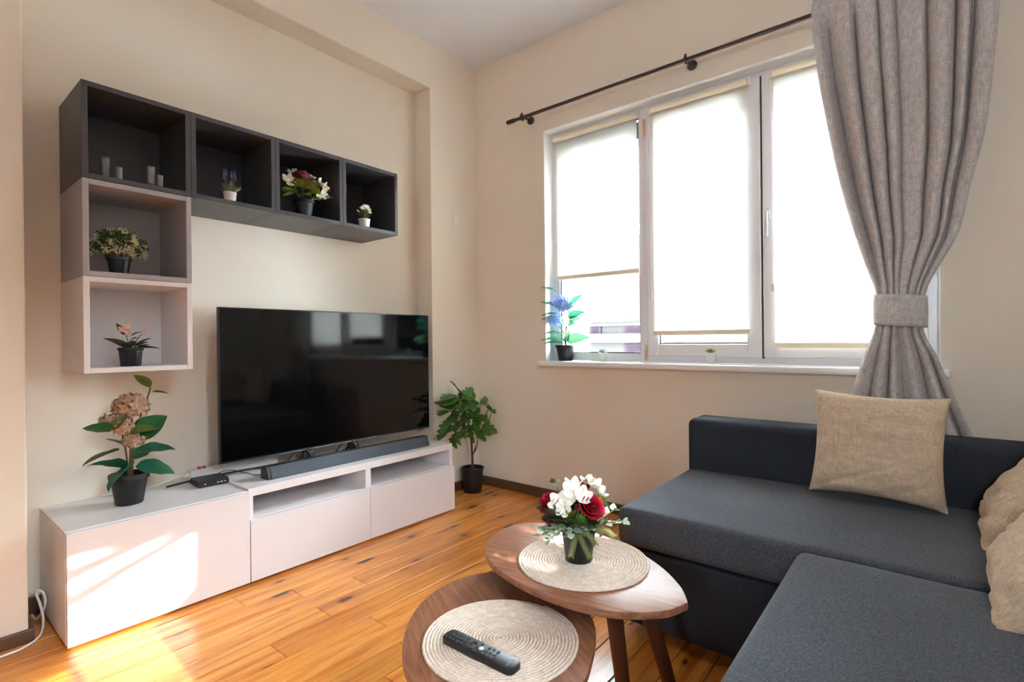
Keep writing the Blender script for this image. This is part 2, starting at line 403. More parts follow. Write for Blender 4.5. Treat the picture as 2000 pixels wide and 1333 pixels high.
# ------------------------------------------------------------------ the window in view
FX0, FX1 = XW + .10, XW + .17
ZB0 = .889
win = struct(bpy.data.objects.new('window_1', None)); COL.objects.link(win); win.location = (XW, WL, ZB0)
def wp(mb, name, mat, parent=win, smooth=False):
    """part of the window given in world coordinates"""
    off = Vector(win.location); mb.v = [tuple(Vector(v) - off) for v in mb.v]
    return mb.build(name, mat, parent, smooth=smooth)
m = MB(); f = .05
m.box((FX0, WL - f, ZB0), (FX1, WL, WT), .004); m.box((FX0, WR, ZB0), (FX1, WR + f, WT), .004)
m.box((FX0 + .0008, WR + .002, WT - f), (FX1 - .001, WL - .002, WT - .0005), .004); m.box((FX0 + .0008, WR + .002, ZB0 + .0005), (FX1 - .001, WL - .002, ZB0 + f), .004)
m.box((FX0 - .0006, -1.425, ZB0 + .001), (FX1 - .002, -1.352, WT - .001), .004)
wp(m, 'frame', 'upvc')
m = MB(); m.box((FX0 + .02, -1.352, ZB0 + .05), (FX0 + .024, -.791, WT - .05)); wp(m, 'pane', 'pane')
m = MB()
for a, b in (((-1.352, ZB0 + .05), (-.791, ZB0 + .056)), ((-1.352, WT - .056), (-.791, WT - .05)), ((-.797, ZB0 + .05), (-.791, WT - .05)), ((-1.352, ZB0 + .05), (-1.346, WT - .05))):
    m.box((FX0 + .012, a[0], a[1]), (FX0 + .02, b[0], b[1]))
wp(m, 'gasket', 'gasket')
SX0, SX1 = XW + .078, XW + .15
def sash(ya, yb, name='sash'):
    z0, z1, w = ZB0 + .036, WT - .032, .068
    m = MB(); m.box((SX0, ya - w, z0), (SX1, ya, z1), .006, 3); m.box((SX0, yb, z0), (SX1, yb + w, z1), .006, 3)
    m.box((SX0 + .0005, yb + w - .004, z0), (SX1, ya - w + .004, z0 + w), .006, 3); m.box((SX0 + .0005, yb + w - .004, z1 - w), (SX1, ya - w + .004, z1), .006, 3)
    # inner glazing bead
    s = wp(m, name, 'upvc')
    q = wp(MB().box((SX0 + .03, yb + w - .003, z0 + w - .003), (SX0 + .034, ya - w + .003, z1 - w + .003)), 'pane', 'pane', s); q.location = (0, 0, 0)
    m = MB(); g = .006
    m.box((SX0 + .02, yb + w, z0 + w), (SX0 + .028, ya - w, z0 + w + g)); m.box((SX0 + .02, yb + w, z1 - w - g), (SX0 + .028, ya - w, z1 - w))
    m.box((SX0 + .02, yb + w, z0 + w), (SX0 + .028, yb + w + g, z1 - w)); m.box((SX0 + .02, ya - w - g, z0 + w), (SX0 + .028, ya - w, z1 - w))
    wp(m, 'gasket', 'gasket', s)
    return s
sA = sash(-1.406, -2.018); sB = sash(-2.026, -2.672)
wp(MB().box((SX0 + .012, -2.026, ZB0 + .03), (SX1, -2.018, WT - .03)), 'seal_strip', 'gasket')
m = MB(); m.box((SX0 - .012, -2.064, 1.615), (SX0, -2.038, 1.665), .004); m.cyl((SX0 - .012, -2.051, 1.645), (SX0 - .045, -2.051, 1.645), .008)
m.box((SX0 - .052, -2.061, 1.52), (SX0 - .036, -2.041, 1.655), .006, 3); wp(m, 'window_handle', 'white_plastic', sB, True)
for z0, z1 in ((2.20, 2.29), (ZB0 + .01, ZB0 + .10)):
    m = MB(); m.cyl((SX0 - .006, -1.400, z0), (SX0 - .006, -1.400, z1), .007, 12); wp(m, 'hinge', 'tan_metal', win, True)
for y_ in (-1.455, -1.975, -2.075):
    m = MB(); m.box((SX0 - .008, y_ - .008, ZB0 + .045), (SX0, y_ + .008, ZB0 + .06), .003); wp(m, 'clip', 'white_plastic')
m = MB(); m.box((XW - .066, WR - .03, ZB0 - .033), (XW + .12, WL + .022, ZB0), .010, 3)
sill = wp(m, 'window_sill', 'sill_white', win, True)
m = MB(); m.box((FX1 + .01, WR, WT - .14), (XW + .31, WL, WT)); wp(m, 'shutter_box', 'facade_band')
# window behind the camera to the right (lets the sun in) and a narrow unseen one added for fill
w2 = struct(bpy.data.objects.new('window_2', None)); COL.objects.link(w2); w2.location = (HX0, YR - .12, HZ0)
def p2(mb, name, mat, root):
    off = Vector(root.location); mb.v = [tuple(Vector(v) - off) for v in mb.v]; return mb.build(name, mat, root)
m = MB(); Y0, Y1 = YR - .16, YR - .10; f = .03
m.box((HX0, Y0, HZ0), (HX0 + f, Y1, HZ1)); m.box((HX1 - f, Y0, HZ0), (HX1, Y1, HZ1)); m.box((HX0, Y0, HZ0), (HX1, Y1, HZ0 + f)); m.box((HX0, Y0, HZ1 - f), (HX1, Y1, HZ1))
m.box((-.195, Y0, HZ0), (-.17, Y1, HZ1)); m.box((.52, Y0, HZ0), (.56, Y1, HZ1)); m.box((.56, Y0, HZ0), (HX1, Y1, 1.33))  # solid low panel added to bound the sun patch on the table
p2(m, 'frame', 'upvc', w2)
p2(MB().box((HX0 + f, YR - .135, HZ0 + f), (HX1 - f, YR - .131, HZ1 - f)), 'pane', 'pane', w2)
w3 = struct(bpy.data.objects.new('fill_window', None)); COL.objects.link(w3); w3.location = (XL - .1, DY0, DZ0)
m = MB(); f = .03; X0, X1 = XL - .14, XL - .07
for ya in (DY0, DY1 - f): m.box((X0, ya, DZ0), (X1, ya + f, DZ1))
for za in (DZ0, DZ1 - f): m.box((X0 + .001, DY0 + f, za), (X1 - .001, DY1 - f, za + f))
p2(m, 'frame', 'upvc', w3)
p2(MB().box((XL - .105, DY0 + .025, DZ0 + .025), (XL - .1, DY1 - .025, DZ1 - .025)), 'pane', 'pane', w3)

# roller blinds
def blind(label, x, ya, yb, ztop, zbot, group='roller blinds on the window', chain=True):
    o = thing('roller_blind', label, 'blind', (x, ya, zbot), 0, group); off = Vector(o.location)
    def P(mb, n, mt, sm=False): mb.v = [tuple(Vector(v) - off) for v in mb.v]; return mb.build(n, mt, o, smooth=sm)
    P(MB().tube([(x, ya, ztop - .014), (x, yb, ztop - .014)], .016, 16), 'roller', 'cream', True)
    P(MB().box((x + .008, yb + .004, zbot), (x + .0088, ya - .004, ztop - .01)), 'fabric', 'blind_fabric')
    P(MB().box((x + .002, yb, zbot - .012), (x + .016, ya, zbot + .014), .004), 'bottom_bar', 'cream')
    for yy in (ya + .003, yb - .013):
        P(MB().box((x - .018, yy, ztop - .034), (x + .018, yy + .010, ztop + .006), .004), 'bracket', 'white_plastic')
    if chain:
        P(MB().cyl((x, ya + .006, ztop - .03), (x, ya + .006, 1.28), .0022, 6), 'cord', 'white_plastic')
        P(MB().box((x - .008, ya - .002, 1.25), (x + .008, ya + .014, 1.29), .004), 'cord_tensioner', 'white_plastic')
    return o
blind('cream roller blind halfway down above the blue hydrangea', XW + .082, -.772, -1.351, 2.345, 1.425, chain=False)
blind('cream roller blind almost fully lowered on the middle sash', XW + .052, -1.452, -1.968, 2.335, 1.055)
blind('fully lowered cream roller blind next to the grey curtain', XW + .052, -2.082, -2.640, 2.335, .985)
# unseen blinds and curtain panel added behind the camera to shape the sun patches
for i, (xa, xb, zb, lab) in enumerate(((HX0 + .03, -.18, 1.66, 'added wide cream roller blind trimming the sun behind the sofa'), (.56, HX1 - .03, 1.47, 'added narrow cream roller blind trimming the sun behind the sofa'))):
    o = thing('roller_blind', lab, 'blind', (xa, YR - .08, zb), 0, 'added sun-trimming blinds behind the sofa')
    MB().tube([(0, 0, HZ1 - zb - .02), (xb - xa, 0, HZ1 - zb - .02)], .018, 12).build('roller', 'cream', o, smooth=True)
    MB().box((0, -.012, 0), (xb - xa, -.008, HZ1 - zb)).build('fabric', 'cream', o)
    MB().box((0, -.02, -.012), (xb - xa, 0, .014), .004).build('bottom_bar', 'cream', o)
def fold_panel(u, v):
    z = 1.0 + v * 1.12; xl = lerp_keys([(1.0, .045), (1.64, .05), (1.74, .205), (2.2, .215)], z)
    x = xl + (.56 - xl) * u; return (x, YR - .03 + .02 * math.sin(u * 26), z)  # panel edge shaped to outline the sun patch on door and floor
tag(MB().grid(fold_panel, 60, 24).build('curtain', 'linen', smooth=True), 'added short grey curtain panel shaping the sun patch behind the sofa', 'curtain')
# unseen tree limb added outside that window to cast the door's shadow stripes
tree = thing('tree', 'added bare tree limb casting shadow stripes through the window behind the sofa', 'tree', (.6, -4.6, 0))
def back(x, z, y=-4.6): k = (-.4376 - y); return Vector((x - .035 * k - .6, 0, z + .55 * k))
trunk = [Vector((.25, 0, 0)), Vector((.22, .05, 1.2)), back(.52, .36) + Vector((.1, 0, -.3)), back(.50, .33)]
MB().tube(spline(trunk, 6), [.09 - .075 * i / 18 for i in range(19)], 10).build('trunk', 'bark', tree, smooth=True)
for pts, ra, rb in ((((.5, .33), (.33, .345), (.12, .31), (-.08, .262), (-.35, .2)), .006, .034), (((.5, .33), (.33, .292), (.12, .245), (-.08, .185), (-.35, .1)), .010, .034), (((.5, .33), (.32, .20), (.12, .125), (-.08, .062), (-.35, 0)), .006, .014)):
    p = spline([back(*q) + Vector((0, random.uniform(-.05, .05), 0)) for q in pts], 6)
    MB().tube(p, [ra + (rb - ra) * i / (len(p) - 1) for i in range(len(p))], 8).build('branch', 'bark', tree, smooth=True)

# unseen low house and paved yard added to block sky light at the sofa-side window
yard = MB().box((-14, -22, -3.2), (9, YR - .3, -3.0)).build('sky_block_ground', 'paving'); tag(yard, kind='structure')
hs = thing('sky_block_house', 'added low dark house blocking sky light behind the window at the sofa', 'building', (0, -9, -3))
MB().box((-12, -5, 0), (8, 0, 6.2)).build('wall', 'brick_dark', hs)
MB().add([(-12.3, .3, 6.2), (8.3, .3, 6.2), (8.3, -5.3, 6.2), (-12.3, -5.3, 6.2), (-12.3, -2.5, 6.9), (8.3, -2.5, 6.9)], [(3, 2, 1, 0), (0, 1, 5, 4), (2, 3, 4, 5), (1, 2, 5), (3, 0, 4)]).build('roof', 'brick_dark', hs)
# neighbouring house across the street
bld = thing('apartment_building', 'pale rendered building across the street below the lifted blind', 'building', (XW + 6.0, 2.45, -3)); off = Vector(bld.location)
def BP(a, b, n, mt, par=bld): 
    mb = MB().box(a, b); mb.v = [tuple(Vector(v) - off) for v in mb.v]; return mb.build(n, mt, par)
X6 = XW + 6
BP((X6, -4, -3), (X6 + 3, 2.45, 2.9), 'wall', 'facade')
BP((X6 - .12, -4, .96), (X6, 2.46, 1.12), 'ledge', 'facade_band'); BP((X6 - .05, -4, 1.27), (X6, 2.455, 1.31), 'ledge', 'facade_band')
for y0, y1, z0, z1 in ((2.2, 2.45, 1.12, 1.3), (2.2, 2.42, .35, .75), (1.15, 1.72, 1.13, 1.27), (1.15, 1.72, -.2, .92)):
    w = BP((X6 - .03, y0, z0), (X6 + .01, y1, z1), 'window', 'facade_frame'); BP((X6 - .035, y0 + .06, z0 + .03), (X6 - .028, y1 - .06, z1 - .03), 'pane', 'dark_window', w)

# ------------------------------------------------------------------ curtain and rod
rod = thing('curtain_rod', 'thin dark bronze curtain rod on round wall brackets', 'curtain rod', (XW - .10, -.52, 2.455))
MB().cyl((0, -.04, 0), (0, -2.52, 0), .0105, 16).build('pole', 'rod_metal', rod, smooth=True)
m = MB(); m.tube([(0, 0, 0), (0, -.004, 0), (0, -.06, 0), (0, -.066, 0)], [.010, .0135, .0135, .0105], 16); m.build('finial', 'rod_metal', rod, smooth=True)
for yb in (-.125, -1.19, -2.44):
    m = MB(); m.tube([(.098, yb, .012), (.090, yb, .012), (.086, yb, .012), (.075, yb, .012)], [.026, .026, .020, .012], 20)
    m.cyl((.08, yb, .012), (0, yb, .002), .007, 12)
    ring = [(.017 * math.cos(a), yb, .017 * math.sin(a) + .001) for a in [2 * math.pi * k / 20 for k in range(20)]]
    m.tube(ring, .005, 8, closed=True); m.cyl((0, yb, .015), (0, yb, .030), .006, 10)
    m.build('bracket', 'rod_metal', rod, smooth=True)

LK = [(.04, -2.30), (.45, -2.335), (.76, -2.409), (.95, -2.462), (1.05, -2.497), (1.13, -2.508), (1.2, -2.504), (1.32, -2.470), (1.476, -2.428), (1.7, -2.378), (1.934, -2.338), (2.2, -2.300), (2.36, -2.285), (2.455, -2.278), (2.53, -2.285)]
RK = [(.04, -3.0), (.45, -2.87), (.65, -2.80), (.78, -2.752), (.95, -2.695), (1.05, -2.656), (1.13, -2.655), (1.2, -2.664), (1.32, -2.715), (1.43, -2.766), (1.6, -2.80), (1.8, -2.842), (2.1, -2.872), (2.36, -2.89), (2.53, -2.9)]
NF = 7.5
def curt(u, v):
    z = 2.525 - v * 2.485
    l, r = lerp_keys(LK, z), lerp_keys(RK, z)
    tie = math.exp(-((z - 1.13) / .22) ** 2); top = max(0, (z - 2.25) / .27)
    w = u + .020 * math.sin(6.3 * u * 2.1 + 1.3) + .012 * math.sin(6.3 * u * 4.7) + .006 * math.sin(z * 3 + u * 9)
    nf = NF if z > 1.12 else 5.2; ph = 2 * math.pi * nf * w
    amp = lerp_keys([(.04, .06), (.8, .05), (1.13, .018), (1.45, .042), (1.9, .055), (2.3, .046), (2.45, .026), (2.53, .016)], z)
    irr = .65 + .5 * noise.noise(Vector((u * 6.1, z * .5, 3.3)))
    s = math.sin(ph); sh = 2 * abs(math.sin(ph / 2 + .4)) ** .75 - 1.1
    d = amp * irr * sh
    d -= .035 * math.exp(-((u - .87) / .014) ** 2) * (1 - tie) * min(1, max(0, z - .9) * 3)
    if top > 0: d += .008 * top * math.sin(ph * 2 + 1)
    bow = (.055 * tie + .012) * math.sqrt(max(0, 1 - (2 * u - 1) ** 2))
    pull = .35 / NF * .5 * math.cos(ph) * (1 - .3 * tie)
    uu = min(1, max(0, u - pull * .35))
    yy = l + (r - l) * uu
    x = XW - .098 - d - bow + .0
    k = math.exp(-((z - 2.455) / .035) ** 2); x = x * (1 - k) + min(x, XW - .116) * k
    return (min(x, XW - .018), yy, z)
o = MB().grid(curt, 340, 84).build('curtain', 'linen', smooth=True, angle=80)
sm = o.modifiers.new('thickness', 'SOLIDIFY'); sm.thickness = .003; sm.offset = 0
tag(o, 'grey linen curtain gathered on the rod and tied at the waist', 'curtain')
def tie(u, v):
    a = 2 * math.pi * u; z = 1.065 + .125 * v
    k = 1 + .03 * math.sin(v * math.pi) + .01 * math.sin(3 * a)
    y = -2.583 - .084 * k * math.cos(a); x = XW - .125 - .074 * k * math.sin(a)
    return (min(x, XW - .02), y, z - .10 * (y + 2.583) * -1 * .9 + .0)
o = MB().grid(tie, 48, 8, closed_u=True).build('curtain_tieback', 'linen', smooth=True)
sm = o.modifiers.new('thickness', 'SOLIDIFY'); sm.thickness = .005; sm.offset = 0
tag(o, 'wide grey linen tieback band around the curtain', 'tieback')

# ------------------------------------------------------------------ wall cubes
def cube(label, mat, x, z, group):
    o = thing('wall_cube', label, 'shelf', (x, 0, z), 0, group); W, D, T = .349, .346, .019; b = .0015
    MB().box((0, -D, 0), (T, -.001, W), b).build('side_panel', mat, o); MB().box((W - T, -D, 0), (W, -.001, W), b).build('side_panel', mat, o)
    MB().box((T, -D + .0005, 0), (W - T, -.001, T), b).build('bottom_panel', mat, o); MB().box((T, -D + .0005, W - T), (W - T, -.001, W), b).build('top_panel', mat, o)
    MB().box((T, -.04, T), (W - T, -.034, W - T)).build('back_panel', mat, o); return o
EZ = .92; G = 'open wall cubes above the television'
cube('charcoal wall cube holding small glasses, at the corner of the shelf row', 'cube_dark', 0, EZ + .70, G)
cube('charcoal wall cube holding the lavender in a white pot', 'cube_dark', .35, EZ + .70, G)
cube('charcoal wall cube holding the mixed rose bouquet', 'cube_dark', .70, EZ + .70, G)
cube('charcoal wall cube holding the small white flowers, nearest the window', 'cube_dark', 1.05, EZ + .70, G)
cube('light grey wall cube holding the bushy yellow flowering plant', 'cube_grey', 0, EZ + .35, G)
cube('white wall cube at the bottom of the column', 'cube_white', 0, EZ, G)

# ------------------------------------------------------------------ low cabinets
BX = -.070; HT = .395
o = thing('storage_cabinet', 'white low cabinet with one plain door under the pink hydrangea', 'cabinet', (BX, 0, 0)); b = .0012; T = .017; W = .5985
MB().box((0, -.42, HT - T), (W, -.002, HT), b).build('top_panel', 'white_lacquer', o)
MB().box((0, -.42, .012), (T, -.002, HT - T), b).build('side_panel', 'white_lacquer', o); MB().box((W - T, -.42, .012), (W, -.002, HT - T), b).build('side_panel', 'white_lacquer', o)
MB().box((T, -.418, .012), (W - T, -.002, .012 + T)).build('bottom_panel', 'white_lacquer', o); MB().box((T, -.02, .03), (W - T, -.004, HT - T)).build('back_panel', 'white_lacquer', o)
MB().box((.001, -.4385, .010), (W - .001, -.4215, HT - .004), .001).build('door', 'white_front', o)
for fx in (.05, W - .05):
    for fy in (-.38, -.05): MB().cyl((fx, fy, 0), (fx, fy, .012), .02, 12).build('foot', 'black_plastic', o)
BX2 = BX + .6
o = thing('tv_bench', 'white media bench with two drawers and open slots under the television', 'tv bench', (BX2, 0, 0)); W = 1.205; H2 = .402; T = .02
MB().box((0, -.42, H2 - .035), (W, -.002, H2), b).build('top_panel', 'white_lacquer', o)
for x0 in (0, W - T): MB().box((x0, -.42, .012), (x0 + T, -.002, H2 - .035), b).build('side_panel', 'white_lacquer', o)
MB().box((W / 2 - .0165, -.42, .012), (W / 2 + .0165, -.002, H2 - .035), b).build('divider', 'white_lacquer', o)
for x0, x1 in ((T, W / 2 - .0165), (W / 2 + .0165, W - T)):
    MB().box((x0, -.41, .255), (x1, -.02, .272), b).build('shelf', 'white_lacquer', o)
MB().box((T, -.02, .012), (W - T, -.002, H2 - .035)).build('back_panel', 'white_lacquer', o); MB().box((T, -.418, .012), (W - T, -.02, .03)).build('bottom_panel', 'white_lacquer', o)
for x0 in (.0015, W / 2 + .0015): MB().box((x0, -.4385, .010), (x0 + W / 2 - .003, -.4215, .271), .001).build('drawer_front', 'white_front', o)
for fx in (.05, W - .05):
    for fy in (-.38, -.05): MB().cyl((fx, fy, 0), (fx, fy, .012), .02, 12).build('foot', 'black_plastic', o)

# ------------------------------------------------------------------ television and devices
tv = thing('television', 'large black flat television standing on the white bench', 'television', (1.125, -.2, H2))
zb, zt, hw = .475 - H2, 1.187 - H2, .621
MB().box((-hw, -.004, zb), (hw, .022, zt), .003).build('body', 'tv_bezel', tv)
MB().box((-hw + .006, -.0055, zb + .014), (hw - .006, -.0035, zt - .006)).build('screen', 'tv_screen', tv)
MB().box((-hw, -.0065, zb), (hw, -.004, zb + .006), .001).build('chin_strip', 'silver', tv)
MB().box((.545, -.008, zb - .006), (.575, .002, zb), .002).build('sensor', 'silver', tv)
MB().box((-.42, .022, zb + .02), (.42, .055, zb + .45), .012).build('back_housing', 'black_plastic', tv)
for xc in (-.195, .074):
    m = MB()
    for fy in (-.05, .09): m.tube([(xc - .02, .012, zb + .02), (xc, fy * .6, .04), (xc, fy, .008), (xc, fy * 1.2, .007)], [.008, .007, .006, .005], 8)
    m.box((xc - .028, -.01, .022), (xc + .028, .02, zb - .005), .010, 3); m.cyl((xc - .11, .01, .03), (xc - .07, .0, zb + .004), .004, 8); m.build('foot', 'black_plastic', tv, smooth=True)
sb = thing('soundbar', 'long charcoal soundbar lying in front of the television', 'soundbar', (.652, -.318, H2)); L = .955
prof = [(-.036, 0), (.036, 0), (.036, .050), (.022, .056), (-.016, .056)]
def bar(x0, x1, pr, grow=0):
    n = len(pr); m = MB(); m.add([(x0, y_, z_) for y_, z_ in pr] + [(x1, y_, z_) for y_, z_ in pr], [tuple(range(n)), tuple(range(2 * n - 1, n - 1, -1))] + [(k, k + n, (k + 1) % n + n, (k + 1) % n) for k in range(n)]); return m
bar(0, L, prof).build('body', 'soundbar_body', sb)
bar(.012, L - .006, [(-.0375, .003), (-.030, .003), (-.012, .054), (-.0185, .054)]).build('grille', 'soundbar_grille', sb)
for x0 in (-.004, L): bar(x0, x0 + .004, [(y_ * 1.02, z_ * 1.01) for y_, z_ in prof]).build('end_cap', 'black_plastic', sb)
bx = thing('set_top_box', 'small black set-top box on the white cabinet beside the soundbar', 'set-top box', (.475, -.165, HT), R(-4))
MB().box((-.062, -.058, .003), (.062, .058, .028), .004).build('body', 'black_plastic', bx); MB().box((-.055, -.05, 0), (.055, .05, .004)).build('base', 'black_plastic', bx)
MB().box((-.061, -.0588, .006), (.061, -.0578, .008)).build('trim_line', 'button_dark', bx)
for k, x0 in enumerate((.012, .026, .040)): MB().box((x0, -.0592, .013), (x0 + .009, -.0578, .0165)).build('indicator', 'led', bx)
MB().cyl((-.035, -.0578, .015), (-.035, -.0592, .015), .003, 10).build('indicator', 'led', bx)
ps = thing('power_strip', 'white power strip with red switches behind the set-top box', 'power strip', (.43, -.055, HT))
MB().box((0, -.025, .012), (.40, .022, .052), .005).build('body', 'white_plastic', ps)
for k in (.035, .055): MB().box((k, -.012, .05), (k + .013, .008, .060), .002).build('switch', 'red_plastic', ps)
for k in range(5): MB().cyl((.12 + .055 * k, 0, .0518), (.12 + .055 * k, 0, .0535), .018, 16).build('socket', 'cream', ps)
MB().cyl((0, 0, .03), (-.02, 0, .03), .009, 10).build('strain_relief', 'white_plastic', ps)
def cable(name, label, pts, r, mat):
    o = MB().tube(spline(pts, 8), r, 8).build(name, mat, smooth=True); return tag(o, label, 'cable')
cable('power_cable', 'white cable running from the power strip along the cabinet top', [(.41, -.055, .425), (.385, -.05, .424), (.345, -.045, .412), (.30, -.03, .400), (.22, -.02, .399), (.12, -.015, .399)], .0035, 'white_plastic')
cable('signal_cable', 'thick black cable lying behind the set-top box towards the soundbar', [(.33, -.09, .400), (.42, -.085, .404), (.52, -.088, .407), (.64, -.10, .411), (.72, -.13, .412), (.78, -.2, .412), (.79, -.26, .413)], .0045, 'black_plastic')
cable('thin_cable', 'thin black wavy cable between the set-top box and the soundbar', [(.53, -.10, .415), (.56, -.10, .425), (.60, -.115, .422), (.63, -.13, .409), (.645, -.17, .406), (.64, -.22, .408), (.652, -.26, .413), (.66, -.285, .415)], .002, 'black_plastic')
cable('lamp_cable', 'white cable looping on the floor between pier and cabinet', [(-.42, -.36, .006), (-.3, -.335, .006), (-.215, -.312, .006), (-.165, -.305, .006), (-.122, -.27, .006), (-.098, -.215, .008), (-.088, -.165, .035), (-.093, -.14, .08), (-.100, -.13, .112), (-.094, -.135, .125), (-.082, -.14, .112), (-.078, -.145, .075), (-.085, -.13, .04), (-.098, -.10, .01), (-.10, -.04, .006)], .004, 'white_plastic')
sw = thing('wall_switch', 'small white plastic switch plate on the pier beside the window wall', 'switch', (2.042, YN, 1.84))
MB().box((-.02, -.009, -.045), (.02, 0, .045), .003).build('plate', 'white_plastic', sw); MB().box((-.006, -.03, -.03), (.016, -.008, -.004), .004).build('hook', 'white_plastic', sw)

# ------------------------------------------------------------------ coffee tables, mats, remote
def table(name, label, poly, z, legs, ang):
    cx = sum(p[0] for p in poly) / len(poly); cy = sum(p[1] for p in poly) / len(poly)
    o = thing(name, label, 'table', (cx, cy, 0), ang, 'nesting coffee tables'); ca, sa = math.cos(-ang), math.sin(-ang)
    L_ = lambda p: ((p[0] - cx) * ca - (p[1] - cy) * sa, (p[0] - cx) * sa + (p[1] - cy) * ca)
    pts = [L_(p) for p in poly]
    area = sum(a[0] * b[1] - b[0] * a[1] for a, b in zip(pts, pts[1:] + pts[:1]))
    if area < 0: pts = pts[::-1]
    MB().prism(pts, z - .018, z, .0025).build('table_top', 'walnut', o, smooth=True, angle=25)
    for a, b in legs:
        A, B = L_(a), L_(b); t_ = MB()
        t_.tube([(*A, z - .017), (A[0] * .5 + B[0] * .5, A[1] * .5 + B[1] * .5, z * .5), (*B, 0)], [.021, .019, .015], 14); t_.build('leg', 'walnut_dark', o, smooth=True)
    return o
TZ, LZ = .42, .345
def outline(pts, corner=None, n=7):
    if corner is None: return [(p.x, p.y) for p in spline([(x, y, 0) for x, y in pts], n, True)]
    return [(p.x, p.y) for p in spline([(x, y, 0) for x, y in pts], n)][:-1] + [pts[-1]]
up = [(.700, -2.243), (.630, -2.212), (.560, -2.120), (.535, -1.995), (.548, -1.860), (.592, -1.735), (.672, -1.650), (.780, -1.610), (.872, -1.625), (.930, -1.700), (.950, -1.840), (.918, -1.985), (.850, -2.112), (.770, -2.200), (.704, -2.243)]
table('coffee_table', 'taller walnut leaf-shaped coffee table under the rose bouquet', outline(up, True), TZ,
      [((.650, -2.078), (.720, -2.085)), ((.745, -2.105), (.838, -2.180)), ((.79, -1.675), (.80, -1.60))], R(98))
lo = [(.664, -1.667), (.585, -1.628), (.500, -1.626), (.417, -1.648), (.335, -1.698), (.265, -1.765), (.215, -1.840), (.192, -1.940), (.215, -2.045), (.290, -2.120), (.390, -2.142), (.490, -2.115), (.611, -2.052), (.690, -1.950), (.714, -1.840), (.708, -1.740)]
table('coffee_table', 'lower walnut coffee table with the remote control on it', outline(lo), LZ,
      [((.30, -1.80), (.22, -1.76)), ((.36, -2.06), (.32, -2.12)), ((.60, -1.80), (.62, -1.72))], R(60))
def mat(label, c, z, rad=.177):
    pts = []; turns = 22; pitch = rad / (turns + .5); n = turns * 44
    for k in range(n + 1):
        a = 2 * math.pi * k / 44; r = pitch * (.35 + a / (2 * math.pi)); pts.append((r * math.cos(a), r * math.sin(a), .0036 + .0005 * math.sin(a * 3.3)))
    m = MB(); m.tube(pts, pitch * .53, 6); m.v = [(x, y_, max(.0002, z_ * .95)) for x, y_, z_ in m.v]
    o = m.build('placemat', 'jute', loc=(*c, z), smooth=True, angle=70); return tag(o, label, 'placemat', 'round coiled placemats')
mat('round coiled beige placemat under the rose pot', (.744, -1.937), TZ)
mat('round coiled beige placemat under the remote control', (.422, -1.915), LZ)
rm = thing('remote_control', 'slim black remote control with many buttons on the lower placemat', 'remote', (.345, -1.925, LZ + .0075), R(-90 + 1))
bm = bmesh.new(); bmesh.ops.create_cube(bm, size=1)
for v in bm.verts: v.co = Vector((v.co.x * .200, v.co.y * .042, v.co.z * .014 + .007))
bmesh.ops.bevel(bm, geom=[e for e in bm.edges if abs(e.verts[0].co.z - e.verts[1].co.z) > .01], offset=.014, segments=5, profile=.5, affect='EDGES')
bmesh.ops.bevel(bm, geom=[e for e in bm.edges if abs(e.verts[0].co.z - e.verts[1].co.z) < .001], offset=.002, segments=2, profile=.5, affect='EDGES')
MB().bm(bm).build('body', 'black_plastic', rm, smooth=True)
btn = MB().lathe([(.0036, 0), (.0036, .001), (.0028, .0016)], 12).mesh('button', 'button_dark', True)
btl = MB().lathe([(.0058, 0), (.0058, .001), (.0048, .0016)], 16).mesh('button', 'button_light', True)
place(btn, 'button', rm, (-.091, -.013, .014)); place(btn, 'button', rm, (-.091, .013, .014))
for r_ in range(4):
    for c_ in (-.012, 0, .012): place(btn, 'button', rm, (-.078 + r_ * .0115, c_, .014))
ringm = MB().tube([(.011 * math.cos(a), .011 * math.sin(a), .0145) for a in [2 * math.pi * k / 24 for k in range(24)]], .0022, 6, closed=True); ringm.build('navigation_ring', 'button_dark', rm, (-.021, 0, 0), smooth=True)
place(btn, 'button', rm, (-.021, 0, .014)); place(btl, 'button', rm, (.004, 0, .014))
for x_, ys in ((-.004, (-.014, .014)), (.018, (-.012, 0, .012)), (.030, (-.012, 0, .012)), (.042, (-.012, 0, .012))):
    for c_ in ys: place(btn, 'button', rm, (x_, c_, .014))
m = MB(); zz = .0143
m.tube([(.082, -.014, zz), (.085, -.008, zz), (.080, -.007, zz), (.083, -.003, zz)], .0005, 5); m.tube([(.0825 + .003 * math.cos(a), .0005 + .003 * math.sin(a), zz) for a in [2 * math.pi * k / 12 for k in range(12)]], .0005, 5, closed=True)
m.tube([(.080, .005, zz), (.085, .007, zz), (.081, .010, zz), (.084, .014, zz)], .0005, 5); m.build('logo', 'button_light', rm)

